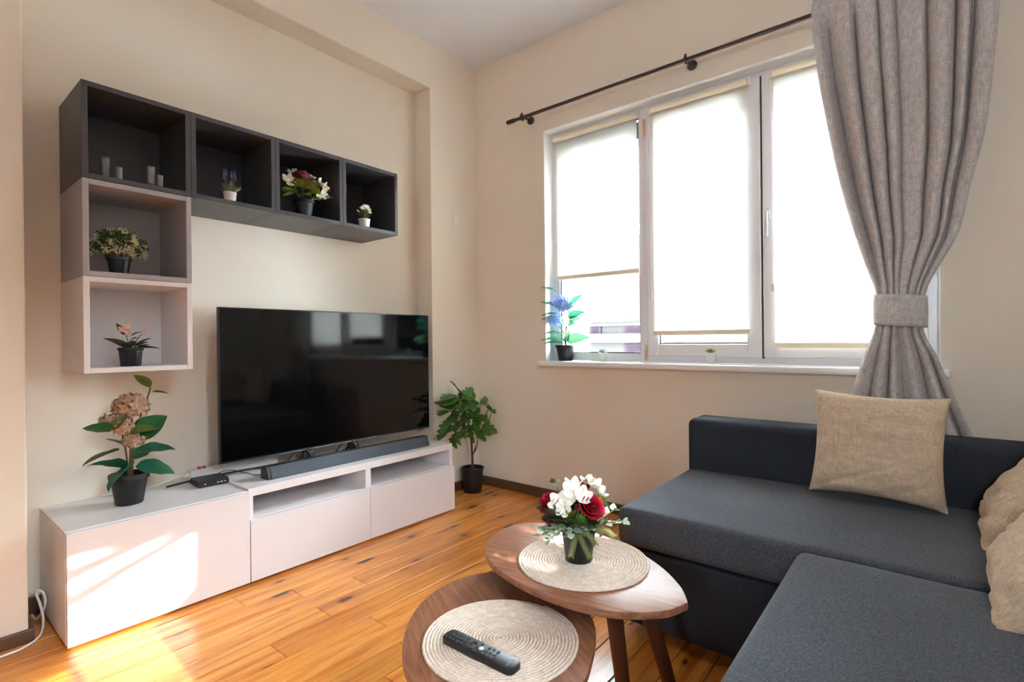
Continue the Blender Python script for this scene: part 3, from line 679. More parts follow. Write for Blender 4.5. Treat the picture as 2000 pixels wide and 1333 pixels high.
# ------------------------------------------------------------------ sofa
sf = thing('corner_sofa', 'dark grey fabric corner sofa below the window', 'sofa', (1.16, -1.82, 0)); off = Vector(sf.location)
def SP(mb, n, mt): mb.v = [tuple(Vector(v) - off) for v in mb.v]; return mb.build(n, mt, sf, smooth=True, angle=50)
YB = -3.20
def soft(a, b, bev, seg=5, puff=0.0, wr=0.0, cuts=0):
    bm = bmesh.new(); bmesh.ops.create_cube(bm, size=1)
    c = [(p + q_) / 2 for p, q_ in zip(a, b)]; s_ = [abs(q_ - p) for p, q_ in zip(a, b)]
    for v in bm.verts: v.co = Vector((c[0] + v.co.x * s_[0], c[1] + v.co.y * s_[1], c[2] + v.co.z * s_[2]))
    bmesh.ops.bevel(bm, geom=bm.edges[:], offset=bev, segments=seg, profile=.5, affect='EDGES')
    if cuts:
        for axis, n in ((0, cuts), (1, cuts)):
            for k in range(1, n):
                p = Vector(c); p[axis] = a[axis] + (b[axis] - a[axis]) * k / n; nn = Vector((0, 0, 0)); nn[axis] = 1
                bmesh.ops.bisect_plane(bm, geom=bm.verts[:] + bm.edges[:] + bm.faces[:], plane_co=p, plane_no=nn)
        top = max(a[2], b[2])
        for v in bm.verts:
            if v.co.z > top - .004:
                fx = (v.co.x - c[0]) / s_[0] * 2; fy = (v.co.y - c[1]) / s_[1] * 2
                v.co.z += puff * max(0, 1 - fx * fx) * max(0, 1 - fy * fy) + wr * noise.noise(Vector((v.co.x * 9, v.co.y * 5, 1)))
    return MB().bm(bm)
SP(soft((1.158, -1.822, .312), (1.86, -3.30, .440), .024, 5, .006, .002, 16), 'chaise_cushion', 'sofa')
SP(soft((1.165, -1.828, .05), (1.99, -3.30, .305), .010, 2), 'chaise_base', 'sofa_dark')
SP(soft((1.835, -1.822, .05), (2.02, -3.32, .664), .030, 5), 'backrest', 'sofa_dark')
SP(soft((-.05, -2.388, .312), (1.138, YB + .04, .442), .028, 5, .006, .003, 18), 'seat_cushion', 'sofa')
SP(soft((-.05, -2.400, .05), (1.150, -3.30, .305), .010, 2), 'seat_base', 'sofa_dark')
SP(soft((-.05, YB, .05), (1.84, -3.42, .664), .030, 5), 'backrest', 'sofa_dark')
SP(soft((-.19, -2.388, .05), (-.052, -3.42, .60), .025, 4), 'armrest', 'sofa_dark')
for x_, y_ in ((1.30, -1.90), (1.93, -1.90), (1.30, -3.2), (.05, -2.5), (1.0, -2.5)):
    SP(MB().cyl((x_, y_, 0), (x_, y_, .055), .024, 14, .028), 'leg', 'black_plastic')

def pillow(label, w, h, th, mtx, seed, mats='cushion', floorz=None):
    n = 44
    def side(sg):
        def fn(u, v):
            a, b_ = 2 * u - 1, 2 * v - 1
            x = a * w / 2 * (1 - .085 * (1 - b_ * b_) * abs(a) ** 1.5); y_ = b_ * h / 2 * (1 - .085 * (1 - a * a) * abs(b_) ** 1.5)
            prof = (max(0, 1 - a ** 4) ** .55) * (max(0, 1 - b_ ** 4) ** .55)
            e = 1 - prof
            wr = .010 * noise.noise(Vector((a * 2.2 + seed, b_ * 5.5, sg))) * prof ** .4 + .014 * e * noise.noise(Vector((a * 5 + seed, b_ * 5, 7 + sg))) * (prof > .02)
            d = noise.noise(Vector((a * 1.3 - b_ * 2.6 + seed, 2.2, .3)))
            wr += -.012 * math.exp(-(d / .10) ** 2) * prof * max(0, -b_ + .2)
            return (x, y_, sg * (th / 2 * prof + wr) if prof > 1e-6 else 0)
        return fn
    m = MB(); m.grid(side(1), n, n)
    m2 = MB(); m2.grid(lambda u, v: side(-1)(1 - u, v), n, n); m.add(m2.v, m2.f)
    bm = bmesh.new(); me0 = m.mesh('t', None); bm.from_mesh(me0); bpy.data.meshes.remove(me0); bmesh.ops.remove_doubles(bm, verts=bm.verts[:], dist=.0008)
    mb = MB().bm(bm)
    P4 = mtx
    if floorz is not None:
        inv = P4.inverted(); nv = []
        for v in mb.v:
            w_ = P4 @ Vector(v)
            if w_.z < floorz: w_.z = floorz
            nv.append(tuple(inv @ w_))
        mb.v = nv
    o = mb.build('cushion', mats, smooth=True, angle=70); o.matrix_world = mtx
    return tag(o, label, 'cushion', 'beige cushions on the sofa')
def pm(c, xdir, ydir):
    x = Vector(xdir).normalized(); z = x.cross(Vector(ydir)).normalized(); y_ = z.cross(x)
    return Matrix.Translation(Vector(c)) @ Matrix((x, y_, z)).transposed().to_4x4()
pillow('beige linen cushion leaning upright against the backrest below the curtain', .395, .375, .13, pm((1.735, -2.528, .640), (0.02, -1, -.035), (.15, 0, 1)), 1.0, floorz=.447)
pillow('beige linen cushion slumped in the sofa corner', .43, .42, .15, pm((1.60, -2.93, .590), (-1, .06, -.03), (.05, -.75, 1)), 4.0, floorz=.447)
pillow('beige linen cushion nearest the camera at the right edge', .44, .44, .15, pm((1.12, -2.925, .585), (-1, .05, -.08), (.02, -.8, 1)), 9.0, floorz=.447)

# ------------------------------------------------------------------ plants
def leaf_mesh(name, mat, width=.36, droop=.18, fold=.10, n=8, prof=None, tipc=1.0, wave=0.0):
    """unit leaf along +X, normal +Z"""
    m = MB(); pr = prof or (lambda t: math.sin(math.pi * min(1, t ** .75)) ** .8)
    def fn(u, v):
        t_ = v; s_ = 2 * u - 1; w = width / 2 * pr(t_)
        if t_ in (0.0, 1.0): w = max(w, .004)
        return (t_, s_ * w, -droop * t_ * t_ + fold * abs(s_) * pr(t_) + wave * math.sin(t_ * 17) * abs(s_))
    m.grid(fn, 4, n); return m.mesh(name, mat, True, 80)
def lobed(t_): return max(.05, (math.sin(math.pi * min(1, t_ ** .8)) ** .7) * (1 - .55 * math.exp(-((t_ - .40) / .055) ** 2) - .5 * math.exp(-((t_ - .68) / .05) ** 2)))
LF = {'fig': leaf_mesh('leaf', 'fig_leaf', .78, .22, .08, 18, lobed), 'hyd': leaf_mesh('leaf', 'hyd_leaf', .46, .16, .10, 12, wave=.012), 'hydo': leaf_mesh('leaf', 'olive_leaf', .40, .12, .10, 10),
      'blue': leaf_mesh('leaf', 'blue_leaf', .44, .2, .10, 10, wave=.01), 'dark': leaf_mesh('leaf', 'dark_leaf', .36, .2, .1, 8), 'sage': leaf_mesh('leaf', 'sage_leaf', .11, .05, .02, 4),
      'euc': leaf_mesh('leaf', 'euc_leaf', .82, .05, .05, 6), 'grn': leaf_mesh('leaf', 'box_leaf', .42, .1, .08, 6)}
def floret_mesh(name, mat, np_=4, cup=.25, wid=.75):
    m = MB()
    for k in range(np_):
        a0 = 2 * math.pi * k / np_
        def fn(u, v, a0=a0):
            s_ = 2 * u - 1; w = wid / 2 * math.sin(math.pi * (.12 + .80 * v)) ** .7
            x, y_ = v, s_ * w; z = cup * v * v - .10 * s_ * s_ * v
            return (x * math.cos(a0) - y_ * math.sin(a0), x * math.sin(a0) + y_ * math.cos(a0), z + (.015 if k % 2 else 0))
        m.grid(fn, 4, 5)
    m.lathe([(.10, .0), (.07, .08), (.02, .1)], 6); return m.mesh(name, mat, True, 80)
FL = {'freesia': floret_mesh('bloom', 'petal_white', 5, .7, 1.0), 'hyd': floret_mesh('floret', 'petal_hyd'), 'blue': floret_mesh('floret', 'petal_blue', wid=.8), 'white': floret_mesh('bloom', 'petal_white', 6, .55, .55), 'pink': floret_mesh('bloom', 'petal_pink', 5, .4, .7), 'wsmall': floret_mesh('bloom', 'petal_white', 8, .35, .4)}
def pot(root, rt, rb, h, mat='pot_black', rim=.18, sx=1, sy=1, soilz=.86):
    k = lambda z: rb + (rt * .94 - rb) * (z / h)
    prof = [(rb * .96, 0), (rb, .003), (k(h * (1 - rim)), h * (1 - rim)), (rt * .985, h * (1 - rim) + .002), (rt, h - .003), (rt * .985, h), (rt * .90, h - .001), (rt * .88, h * soilz)]
    p = MB().lathe(prof, 36, (0, 0, 0), sx, sy, True, False).build('pot', mat, root, smooth=True, angle=40)
    MB().lathe([(.001, h * soilz + .004), (rt * .5, h * soilz + .003), (rt * .9, h * soilz)], 24, (0, 0, 0), sx, sy, False, False).build('soil', 'soil', root, smooth=True)
    return p
def add_leaf(root, key, b, t_, roll_=0, up=(0, 0, 1), wid=1.0):
    L_ = (Vector(t_) - Vector(b)).length; o = place(LF[key], 'leaf', root); o.matrix_local = orient(b, t_, up, roll_, L_) @ Matrix.Diagonal((1, wid, 1, 1)); return o
def head(root, key, c, r, n, fr, name='flower_head', core='petal_hyd', squash=.85, sub='floret'):
    hd = MB().lathe([(r * .55 * math.sin(math.pi * k / 8) + 1e-4, -r * .55 * math.cos(math.pi * k / 8)) for k in range(9)], 12).build(name, core, root, c, smooth=True)
    for k in range(n):
        zz = 1 - 1.75 * (k + .5) / n; a = k * 2.39996; rr = math.sqrt(max(0, 1 - zz * zz)); d = Vector((rr * math.cos(a), rr * math.sin(a), zz * squash)) + Vector([random.uniform(-.12, .12) for _ in range(3)])
        d.normalize(); p = Vector((d.x * r, d.y * r, d.z * r * squash)); q = d.to_track_quat('Z', 'Y').to_matrix().to_4x4()
        o = place(FL[key], sub, hd); s_ = fr * random.uniform(.85, 1.15)
        o.matrix_local = Matrix.Translation(p) @ q @ Matrix.Rotation(random.uniform(0, 6.28), 4, 'Z') @ Matrix.Diagonal((s_, s_, s_, 1))
    return hd
def stems(root, lst, r=.003, mat='stem', name='stem'):
    for pts in lst: MB().tube(spline(pts, 6), r, 7).build(name, mat, root, smooth=True)

# pink hydrangea on the cabinet
CY = -.21; C = Vector((.165, CY, HT))
h = thing('potted_hydrangea', 'artificial dusty pink hydrangea in a black pot on the white cabinet', 'plant', C)
pot(h, .068, .046, .118)
W_ = lambda x, z, dy=0.0: (x - C.x, dy, z - C.z)
stems(h, [[W_(.170, .49), W_(.172, .6, -.005), W_(.176, .76)], [W_(.160, .49, -.01), W_(.150, .6, -.02), W_(.132, .69, -.035)], [W_(.178, .49, .01), W_(.185, .65, .01), W_(.225, .77, .02), W_(.246, .845, .02)], [W_(.165, .5, -.005), W_(.16, .58, -.03), W_(.165, .645, -.04)]], .0032, 'stem_brown')
for b_, t_, dy0, dy1, key, rl in (((.100, .690), (.012, .731), -.03, -.05, 'hyd', .55), ((.185, .648), (.284, .735), 0, -.02, 'hyd', .9), ((.150, .683), (.243, .694), -.05, -.08, 'hydo', .5), ((.100, .700), (.140, .758), -.05, -.06, 'hydo', 1.1),
        ((.132, .612), (.004, .593), -.01, -.05, 'hydo', .25), ((.150, .535), (.026, .603), -.01, -.06, 'hyd', .35), ((.177, .553), (.060, .500), -.02, -.10, 'hyd', .5), ((.185, .535), (.312, .505), 0, -.05, 'hyd', .55), ((.185, .592), (.313, .606), 0, -.04, 'hyd', .35),
        ((.244, .845), (.186, .908), .02, .0, 'hydo', .5), ((.250, .826), (.306, .822), .02, .0, 'hydo', .1), ((.18, .60), (.12, .66), .02, .09, 'hyd', .3), ((.19, .56), (.25, .60), .02, .11, 'hyd', .3)):
    add_leaf(h, key, W_(*b_, dy0), W_(*t_, dy1), rl, wid=1.7 if key == 'hyd' and b_[1] > .64 else 1.3)
head(h, 'hyd', W_(.172, .775, 0), .056, 42, .023); head(h, 'hyd', W_(.135, .705, -.035), .030, 22, .019); head(h, 'hyd', W_(.165, .648, -.035), .026, 16, .018); head(h, 'hyd', W_(.095, .73, -.01), .022, 12, .018); head(h, 'hyd', W_(.205, .640, -.02), .016, 8, .015)

# yellow flowering bush in the grey cube
def bush(label, loc, pr, ph, r, n, bloom):
    o = thing('potted_shrub', label, 'plant', loc); pot(o, pr, pr * .72, ph)
    m = MB(); m2 = MB()
    for k in range(n):
        z_ = random.uniform(-.35, 1); a = random.uniform(0, 6.283); rr = math.sqrt(max(0, 1 - z_ * z_)); d = Vector((rr * math.cos(a) * 1.18, rr * math.sin(a) * .9, z_ * 1.0))
        c = Vector((0, 0, ph + r * .42)) + d * r * random.uniform(.55, 1.0)
        clump = noise.noise(c * 32)
        tgt = m2 if (clump > .02 and random.random() < bloom) else m
        dd = (d + Vector([random.uniform(-.8, .8) for _ in range(3)])).normalized(); s_ = random.uniform(.008, .015) if tgt is m else random.uniform(.007, .012)
        mt_ = orient(c, c + dd, (random.uniform(-1, 1), random.uniform(-1, 1), 1), 0, s_)
        pts = [Vector(p) for p in ((0, 0, 0), (.45, .24, .06), (1, 0, 0), (.45, -.24, .06))]
        tgt.add([mt_ @ p for p in pts], [(0, 1, 2, 3)])
    f1 = m.build('foliage', 'box_leaf', o); f1['kind'] = 'stuff'; f2 = m2.build('blossom', 'box_bloom', o); f2['kind'] = 'stuff'
    for k in range(9):
        a = k * .7; MB().tube([(0, 0, ph * .86), (.02 * math.cos(a), .02 * math.sin(a), ph + .02), (.05 * math.cos(a), .04 * math.sin(a), ph + .06)], .0018, 5).build('stem', 'stem_brown', o)
    return o
SZ = EZ + .3695 - .0005
bush('bushy plant with pale yellow blossoms in the light grey cube', (.125, -.268, EZ + .35 + .019), .041, .066, .077, 3200, 1.0)
# dark-leaved plant in the white cube
o = thing('potted_begonia', 'small plant with pale pink flowers in a black pot in the white cube', 'plant', (.160, -.265, EZ + .019)); pot(o, .042, .033, .072)
PZ = .062
for b_, t_, rl in (((-.005, 0, .06), (-.085, -.02, .123), .4), ((0, .0, .07), (-.05, -.03, .10), .6), ((-.01, -.01, .07), (-.045, -.03, .085), .2), ((.01, 0, .07), (.055, -.02, .118), .3), ((.01, 0, .07), (.045, -.03, .10), .5), ((.01, -.01, .065), (.095, -.01, .082), .1), ((.015, 0, .065), (.05, -.03, .09), .4), ((-.02, 0, .12), (-.045, -.005, .168), .9), ((.0, 0, .115), (.03, -.01, .14), .2), ((0, .01, .07), (-.03, .06, .10), .3), ((0, .01, .07), (.03, .06, .11), .3), ((0, 0, .1), (.012, -.03, .115), .5), ((-.01, 0, .075), (-.035, -.04, .075), .1)):
    add_leaf(o, 'dark', b_, t_, rl)
stems(o, [[(0, 0, PZ), (-.01, 0, .10), (-.02, -.005, .14)], [(.01, 0, PZ), (.02, 0, .10), (.035, -.005, .125)], [(0, 0, PZ), (.01, 0, .08), (.05, 0, .08)], [(-.005, -.01, PZ), (-.02, -.01, .09), (-.03, -.015, .1)]], .0016)
for c, s_ in (((-.028, -.012, .140), .017), ((-.010, -.008, .152), .015), ((.040, -.008, .130), .013), ((-.015, -.02, .128), .012)):
    b_ = place(FL['pink'], 'bloom', o); b_.matrix_local = Matrix.Translation(c) @ Matrix.Rotation(R(60), 4, 'X') @ Matrix.Diagonal((s_, s_, s_, 1))
# lavender
o = thing('potted_lavender', 'tiny lavender in a white pot in the charcoal cube', 'plant', (.515, -.308, EZ + .70 + .019)); pot(o, .0275, .023, .040, 'pot_white', .0)
m = MB()
for k in range(60):
    a = random.uniform(0, 6.28); e_ = random.uniform(.25, 1.35); L_ = random.uniform(.035, .062); d = Vector((math.cos(a) * math.cos(e_), math.sin(a) * math.cos(e_), math.sin(e_)))
    b_ = Vector((math.cos(a) * .008, math.sin(a) * .008, .036)); add_leaf(o, 'sage', b_, b_ + d * L_, random.uniform(-1, 1))
for dx, dy, hh in ((-.028, -.01, .115), (-.012, .005, .12), (.004, -.008, .112), (.020, .0, .122), (-.02, .01, .105), (.028, .01, .11)):
    MB().tube([(dx * .2, dy * .2, .036), (dx, dy, hh)], .0009, 5).build('stem', 'stem', o)
    m = MB()
    for k in range(34):
        a = k * 2.4; z_ = hh - .008 + .03 * k / 34; r_ = .0052 * (1 - .6 * k / 34); mt_ = orient((dx + r_ * .3 * math.cos(a), dy + r_ * .3 * math.sin(a), z_), (dx + 2 * math.cos(a), dy + 2 * math.sin(a), z_ + 1), (0, 0, 1), 0, r_ * 1.4)
        m.add([mt_ @ Vector(p) for p in ((0, 0, 0), (.5, .35, 0), (1, 0, .1), (.5, -.35, 0))], [(0, 1, 2, 3)])
    m.build('flower_spike', 'lavender', o)['kind'] = 'stuff'
# small white flowers
o = thing('potted_daisy', 'tiny white flowers in a white pot in the charcoal cube nearest the window', 'plant', (1.208, -.300, EZ + .70 + .019)); pot(o, .033, .028, .046, 'pot_white', .0)
for k, (dx, dy, hh) in enumerate(((-.022, -.01, .098), (-.008, -.016, .110), (.008, -.012, .112), (.022, -.006, .100), (.0, .005, .116), (.03, 0, .088), (-.014, .008, .105), (.014, .008, .108))):
    MB().tube([(dx * .3, dy * .3, .04), (dx, dy, hh)], .0012, 5).build('stem', 'stem', o)
    for q in range(2):
        b_ = place(FL['wsmall'], 'bloom', o); s_ = .0125; b_.matrix_local = Matrix.Translation((dx + .005 * q, dy - .003 * q, hh + .004 * q)) @ Matrix.Rotation(R(35 + 30 * q), 4, 'X') @ Matrix.Diagonal((s_, s_, s_, 1))
for a in range(7): d = Vector((math.cos(a * .9) * .04, math.sin(a * .9) * .03, .035)); add_leaf(o, 'grn', (0, 0, .043), Vector((0, 0, .043)) + d, .3)
b_ = place(FL['wsmall'], 'bloom', o); b_.matrix_local = Matrix.Translation((-.045, -.01, .082)) @ Matrix.Rotation(R(50), 4, 'X') @ Matrix.Diagonal((.01, .01, .01, 1)); MB().tube([(-.005, 0, .045), (-.045, -.01, .08)], .001, 5).build('stem', 'stem', o)

# roses
def rose(root, c, r, mat, axis=(0, 0, 1), name='rose'):
    pm_ = MB()
    def fn(u, v):
        s_ = (2 * u - 1); a = s_ * .95; rr = .62 + .38 * v ** 2 * (1 - .25 * s_ * s_); z = (v - .35) * 1.25 * (1 - .18 * s_ * s_)
        if v < .3: rr *= .35 + .65 * (v / .3) ** .6
        flare = .12 * max(0, v - .8) / .2; return ((rr + flare) * math.cos(a), (rr + flare) * math.sin(a), z)
    pm_.grid(fn, 8, 8); me = pm_.mesh('petal', mat, True, 80)
    q = Vector(axis).to_track_quat('Z', 'Y').to_matrix().to_4x4()
    ro = MB().lathe([(r * .3 * math.sin(math.pi * k / 6) + 1e-4, r * .05 - r * .45 * math.cos(math.pi * k / 6)) for k in range(7)], 10).build(name, mat, root, smooth=True)
    ro.matrix_local = Matrix.Translation(Vector(c)) @ q
    k = 0
    for ring, (rad, nn, zz, tall) in enumerate(((.22, 2, .18, .95), (.38, 3, .12, .95), (.58, 4, .04, .95), (.80, 5, -.06, .9), (1.0, 5, -.16, .8))):
        for j in range(nn):
            p = place(me, 'petal', ro); a = 2 * math.pi * (j + .37 * ring) / nn
            p.matrix_local = Matrix.Rotation(a, 4, 'Z') @ Matrix.Translation((0, 0, r * zz)) @ Matrix.Rotation(R(-4 + 5 * ring), 4, 'Y') @ Matrix.Diagonal((r * rad, r * rad * 1.05, r * tall, 1))
    return ro
def bloom(root, key, c, s_, axis=(0, 0, 1), name='bloom'):
    b_ = place(FL[key], name, root); b_.matrix_local = Matrix.Translation(Vector(c)) @ Vector(axis).to_track_quat('Z', 'Y').to_matrix().to_4x4() @ Matrix.Diagonal((s_, s_, s_, 1)); return b_
def sprig(root, pts, key, n, L_, name='eucalyptus_sprig'):
    sp_ = spline(pts, 8); st = MB().tube(sp_, .0012, 5).build(name, 'stem', root, smooth=True)
    for k in range(n):
        i = int((k + .8) / n * (len(sp_) - 1)); p = sp_[i]; tg = (sp_[min(i + 1, len(sp_) - 1)] - sp_[max(0, i - 1)]).normalized(); sd = tg.cross(Vector((0, 0, 1))).normalized() * (1 if k % 2 else -1)
        d = (tg * .5 + sd * .8 + Vector((random.uniform(-.3, .3), random.uniform(-.3, .3), random.uniform(-.2, .7)))).normalized(); l_ = L_ * random.uniform(.8, 1.15)
        o_ = place(LF[key], 'leaf', st); o_.matrix_local = orient(p, p + d * l_, (0, 0, 1), random.uniform(-.7, .7), l_)
    return st
def fir(root, pts, L_=.011, n=150, name='fir_sprig'):
    sp_ = spline(pts, 10); m = MB(); m.tube(sp_, .0014, 5)
    for k in range(n):
        f = k / n * (len(sp_) - 1); i = min(int(f), len(sp_) - 2); p = sp_[i].lerp(sp_[i + 1], f - i); tg = (sp_[i + 1] - sp_[i]).normalized(); a = k * 2.4
        x = tg.cross(Vector((.2, .3, 1))).normalized(); y_ = tg.cross(x); d = (tg * .75 + x * math.cos(a) + y_ * math.sin(a)).normalized(); w = tg * .0009; e = p + d * L_
        m.add([p - w, p + w, e + w * .5, e - w * .5], [(0, 1, 2, 3)])
    o_ = m.build(name, 'fir', root); o_['kind'] = 'stuff'; return o_
def tuft(root, c, r, mat, n=160, name='filler_flower'):
    m = MB()
    for k in range(n):
        d = Vector([random.gauss(0, 1) for _ in range(3)]); d.z = abs(d.z) * .8 + .1; d.normalize(); s_ = d.cross(Vector((.3, .2, 1))).normalized() * r * .09
        b_ = Vector(c) + d * r * .2; e = Vector(c) + d * r * random.uniform(.8, 1.05); m.add([b_ - s_, b_ + s_, e + s_ * .4, e - s_ * .4], [(0, 1, 2, 3)])
    o_ = m.build(name, mat, root); o_['kind'] = 'stuff'; return o_
# bouquet on the coffee table; ex = picture-right in plan, ey = away from the viewer
C = Vector((.735, -1.932, TZ + .0075)); ex = Vector((.63, -.776, 0)); ey = Vector((.776, .63, 0))
b = thing('rose_bouquet', 'red rose and white flower bouquet in a black pot on the coffee table', 'plant', C); pot(b, .050, .036, .094, rim=.16)
Q = lambda x, z, d=0.0: tuple(ex * x + ey * d + Vector((0, 0, z)))
cmz = -.4275
rose(b, Q(.030, .152, -.03), .031, 'rose_red', Q(.35, .75, -.75)); rose(b, Q(-.078, .155, -.005), .027, 'rose_red', Q(-.6, .6, -.3)); rose(b, Q(.022, .188, .045), .022, 'rose_red', Q(.1, .9, .2)); rose(b, Q(-.066, .110, .0), .024, 'rose_red', Q(-.8, .2, -.4))
for c, s_, ax in ((Q(-.016, .186, -.015), .030, Q(-.1, .8, -.7)), (Q(.006, .180, -.03), .026, Q(.2, .6, -.8)), (Q(-.03, .172, -.03), .024, Q(-.3, .6, -.8)), (Q(-.054, .162, -.03), .028, Q(-.4, .6, -.7)), (Q(-.046, .150, -.04), .022, Q(-.1, .3, -.9)), (Q(.046, .192, .03), .026, Q(.3, .9, -.3)), (Q(.062, .176, .025), .022, Q(.7, .6, -.3)), (Q(.03, .2, .03), .022, Q(0, 1, -.2)), (Q(-.01, .195, .02), .026, Q(0, 1, -.1))):
    bloom(b, 'freesia', c, s_, ax, 'white_bloom')
tuft(b, Q(-.070, .125, -.035), .036, 'thistle', 300, 'thistle'); tuft(b, Q(-.106, .140, -.01), .018, 'thistle', 110, 'thistle'); tuft(b, Q(-.068, .200, .03), .016, 'thistle', 90, 'thistle'); tuft(b, Q(-.040, .122, -.035), .032, 'moss_green', 220, 'green_filler'); tuft(b, Q(.062, .155, .01), .02, 'moss_green', 120, 'green_filler'); tuft(b, Q(-.01, .115, -.03), .03, 'box_leaf', 160, 'green_filler'); tuft(b, Q(.07, .13, .02), .026, 'box_leaf', 140, 'green_filler')
for k in range(9):
    p = Q(-.012 + random.uniform(-.012, .012), .140 + random.uniform(-.018, .02), -.04 + random.uniform(-.006, .006)); MB().lathe([(.0035 * math.sin(math.pi * j / 5) + 1e-5, -.0035 * math.cos(math.pi * j / 5)) for j in range(6)], 8).build('berry', 'berry', b, p, smooth=True)
sprig(b, [Q(-.035, .09, -.02), Q(-.07, .100, -.045), Q(-.115, .082, -.05)], 'euc', 15, .026); sprig(b, [Q(.02, .09, -.02), Q(.07, .108, -.03), Q(.125, .112, -.03)], 'euc', 22, .021); sprig(b, [Q(.02, .09, 0), Q(.06, .13, .02), Q(.075, .165, .02)], 'euc', 9, .016); sprig(b, [Q(-.03, .09, 0), Q(-.05, .15, .02), Q(-.055, .205, .03)], 'euc', 8, .015); sprig(b, [Q(.01, .085, -.04), Q(.035, .1, -.05), Q(.05, .085, -.055)], 'euc', 8, .014)
fir(b, [Q(-.01, .090, -.045), Q(-.02, .068, -.062), Q(-.028, .036, -.064)]); fir(b, [Q(-.006, .090, -.045), Q(.006, .062, -.064), Q(.020, .032, -.064)]); fir(b, [Q(0, .092, -.045), Q(.022, .085, -.06), Q(.036, .064, -.06)]); fir(b, [Q(.035, .09, -.02), Q(.07, .085, -.02), Q(.092, .068, -.02)])
stems(b, [[Q(0, .08), Q(.02, .12, -.01), Q(.03, .15, -.025)], [Q(-.01, .08), Q(-.05, .12), Q(-.085, .16)], [Q(0, .08, .01), Q(.01, .13, .02), Q(.02, .18, .04)], [Q(0, .08), Q(-.01, .13, -.01), Q(-.015, .185, -.01)], [Q(-.005, .08), Q(-.03, .12, -.02), Q(-.05, .16, -.03)]], .0018)
for x_, z_, d_, r_, mt_ in ((-.05, .105, -.02, .035, 'box_leaf'), (.03, .105, -.035, .03, 'box_leaf'), (.0, .11, -.045, .032, 'fig_leaf'), (.045, .125, -.02, .03, 'fig_leaf'), (-.03, .13, .01, .04, 'box_leaf'), (.02, .13, .02, .045, 'box_leaf'), (-.075, .13, .01, .03, 'box_leaf'), (-.085, .115, -.035, .026, 'thistle')):
    tuft(b, Q(x_, z_, d_), r_, mt_, 190, 'green_filler')
sprig(b, [Q(-.03, .09, -.03), Q(-.06, .092, -.05), Q(-.09, .07, -.055)], 'euc', 9, .024); sprig(b, [Q(.03, .09, -.01), Q(.06, .115, -.01), Q(.10, .135, 0)], 'euc', 12, .020); sprig(b, [Q(-.02, .09, -.03), Q(-.02, .1, -.055), Q(-.035, .085, -.062)], 'euc', 6, .022)
# bouquet in the third cube
b = thing('rose_bouquet', 'old rose and yellow green bouquet in a dark pot inside the charcoal cube', 'plant', (.868, -.288, EZ + .70 + .019)); pot(b, .049, .036, .082)
for c, r_, ax in (((-.012, -.02, .195), .030, (0, -.5, .8)), ((.035, .01, .185), .020, (.4, -.3, .8))): rose(b, c, r_, 'rose_old', ax)
for c, s_, ax in (((-.088, -.02, .160), .028, (-.5, -.7, .5)), ((-.080, -.03, .145), .022, (-.5, -.8, .2)), ((.070, -.03, .172), .030, (.5, -.7, .5)), ((.085, -.03, .150), .028, (.7, -.7, .3)), ((.100, -.03, .165), .024, (.8, -.5, .4)), ((.075, -.04, .128), .026, (.5, -.8, -.1)), ((.052, -.04, .110), .02, (.3, -.9, -.2)), ((-.062, .0, .205), .022, (-.4, -.3, .8)), ((.045, 0, .205), .018, (.2, -.4, .8)), ((-.05, -.01, .215), .014, (-.2, -.3, .9))): bloom(b, 'freesia', c, s_, ax, 'white_bloom')
for c, r_, mt_ in (((-.05, -.04, .135), .04, 'moss_green'), ((.0, -.045, .13), .04, 'moss_green'), ((.035, -.04, .115), .034, 'moss_green'), ((-.02, -.05, .155), .028, 'thistle'), ((.02, -.05, .150), .03, 'thistle'), ((.05, -.02, .15), .03, 'box_leaf'), ((-.07, 0, .12), .035, 'box_leaf')): tuft(b, c, r_, mt_, 170, 'green_filler')
for b_, t_ in (((-.03, -.03, .10), (-.055, -.075, .085)), ((-.01, -.035, .11), (-.012, -.085, .09)), ((.03, -.03, .1), (.04, -.08, .082)), ((-.05, -.02, .11), (-.09, -.06, .09)), ((.03, 0, .1), (.11, -.03, .11)), ((.05, -.02, .13), (.055, -.06, .155)), ((-.06, .0, .1), (-.125, -.03, .12)), ((-.06, .0, .1), (-.12, -.02, .085))): add_leaf(b, 'grn', b_, t_, .4, wid=1.5)
sprig(b, [(.03, -.01, .09), (.08, -.03, .10), (.125, -.04, .115)], 'euc', 10, .02)
stems(b, [[(0, 0, .07), (-.01, -.01, .13), (-.012, -.02, .18)], [(.01, 0, .07), (.05, -.02, .12), (.07, -.03, .16)], [(-.01, 0, .07), (-.05, -.01, .12), (-.085, -.02, .15)]], .0018)

# small glasses in the first cube
def glass(label, x, y_, r, h_):
    o = thing('glass_tumbler', label, 'glass', (x, y_, EZ + .70 + .0195), 0, 'small glasses in the corner cube')
    MB().lathe([(r * .9, 0), (r * .95, .001), (r, h_), (r * .90, h_), (r * .86, h_ * .14), (.001, h_ * .12)], 24, cap1=False).build('body', 'clear_glass', o, smooth=True, angle=50)
    MB().lathe([(r * 1.0, h_ - .0012), (r * 1.02, h_), (r * .90, h_ + .0006), (r * .88, h_ - .001)], 24, cap0=False, cap1=False).build('rim', 'clear_glass', o, smooth=True)
glass('tall clear shot glass, leftmost in the corner cube', .080, -.288, .0155, .082); glass('short clear shot glass second from the left in the corner cube', .117, -.312, .0115, .05)
glass('tall clear shot glass on the right side of the corner cube', .219, -.312, .0150, .078); glass('short clear shot glass at the far right of the corner cube', .245, -.330, .0105, .046)

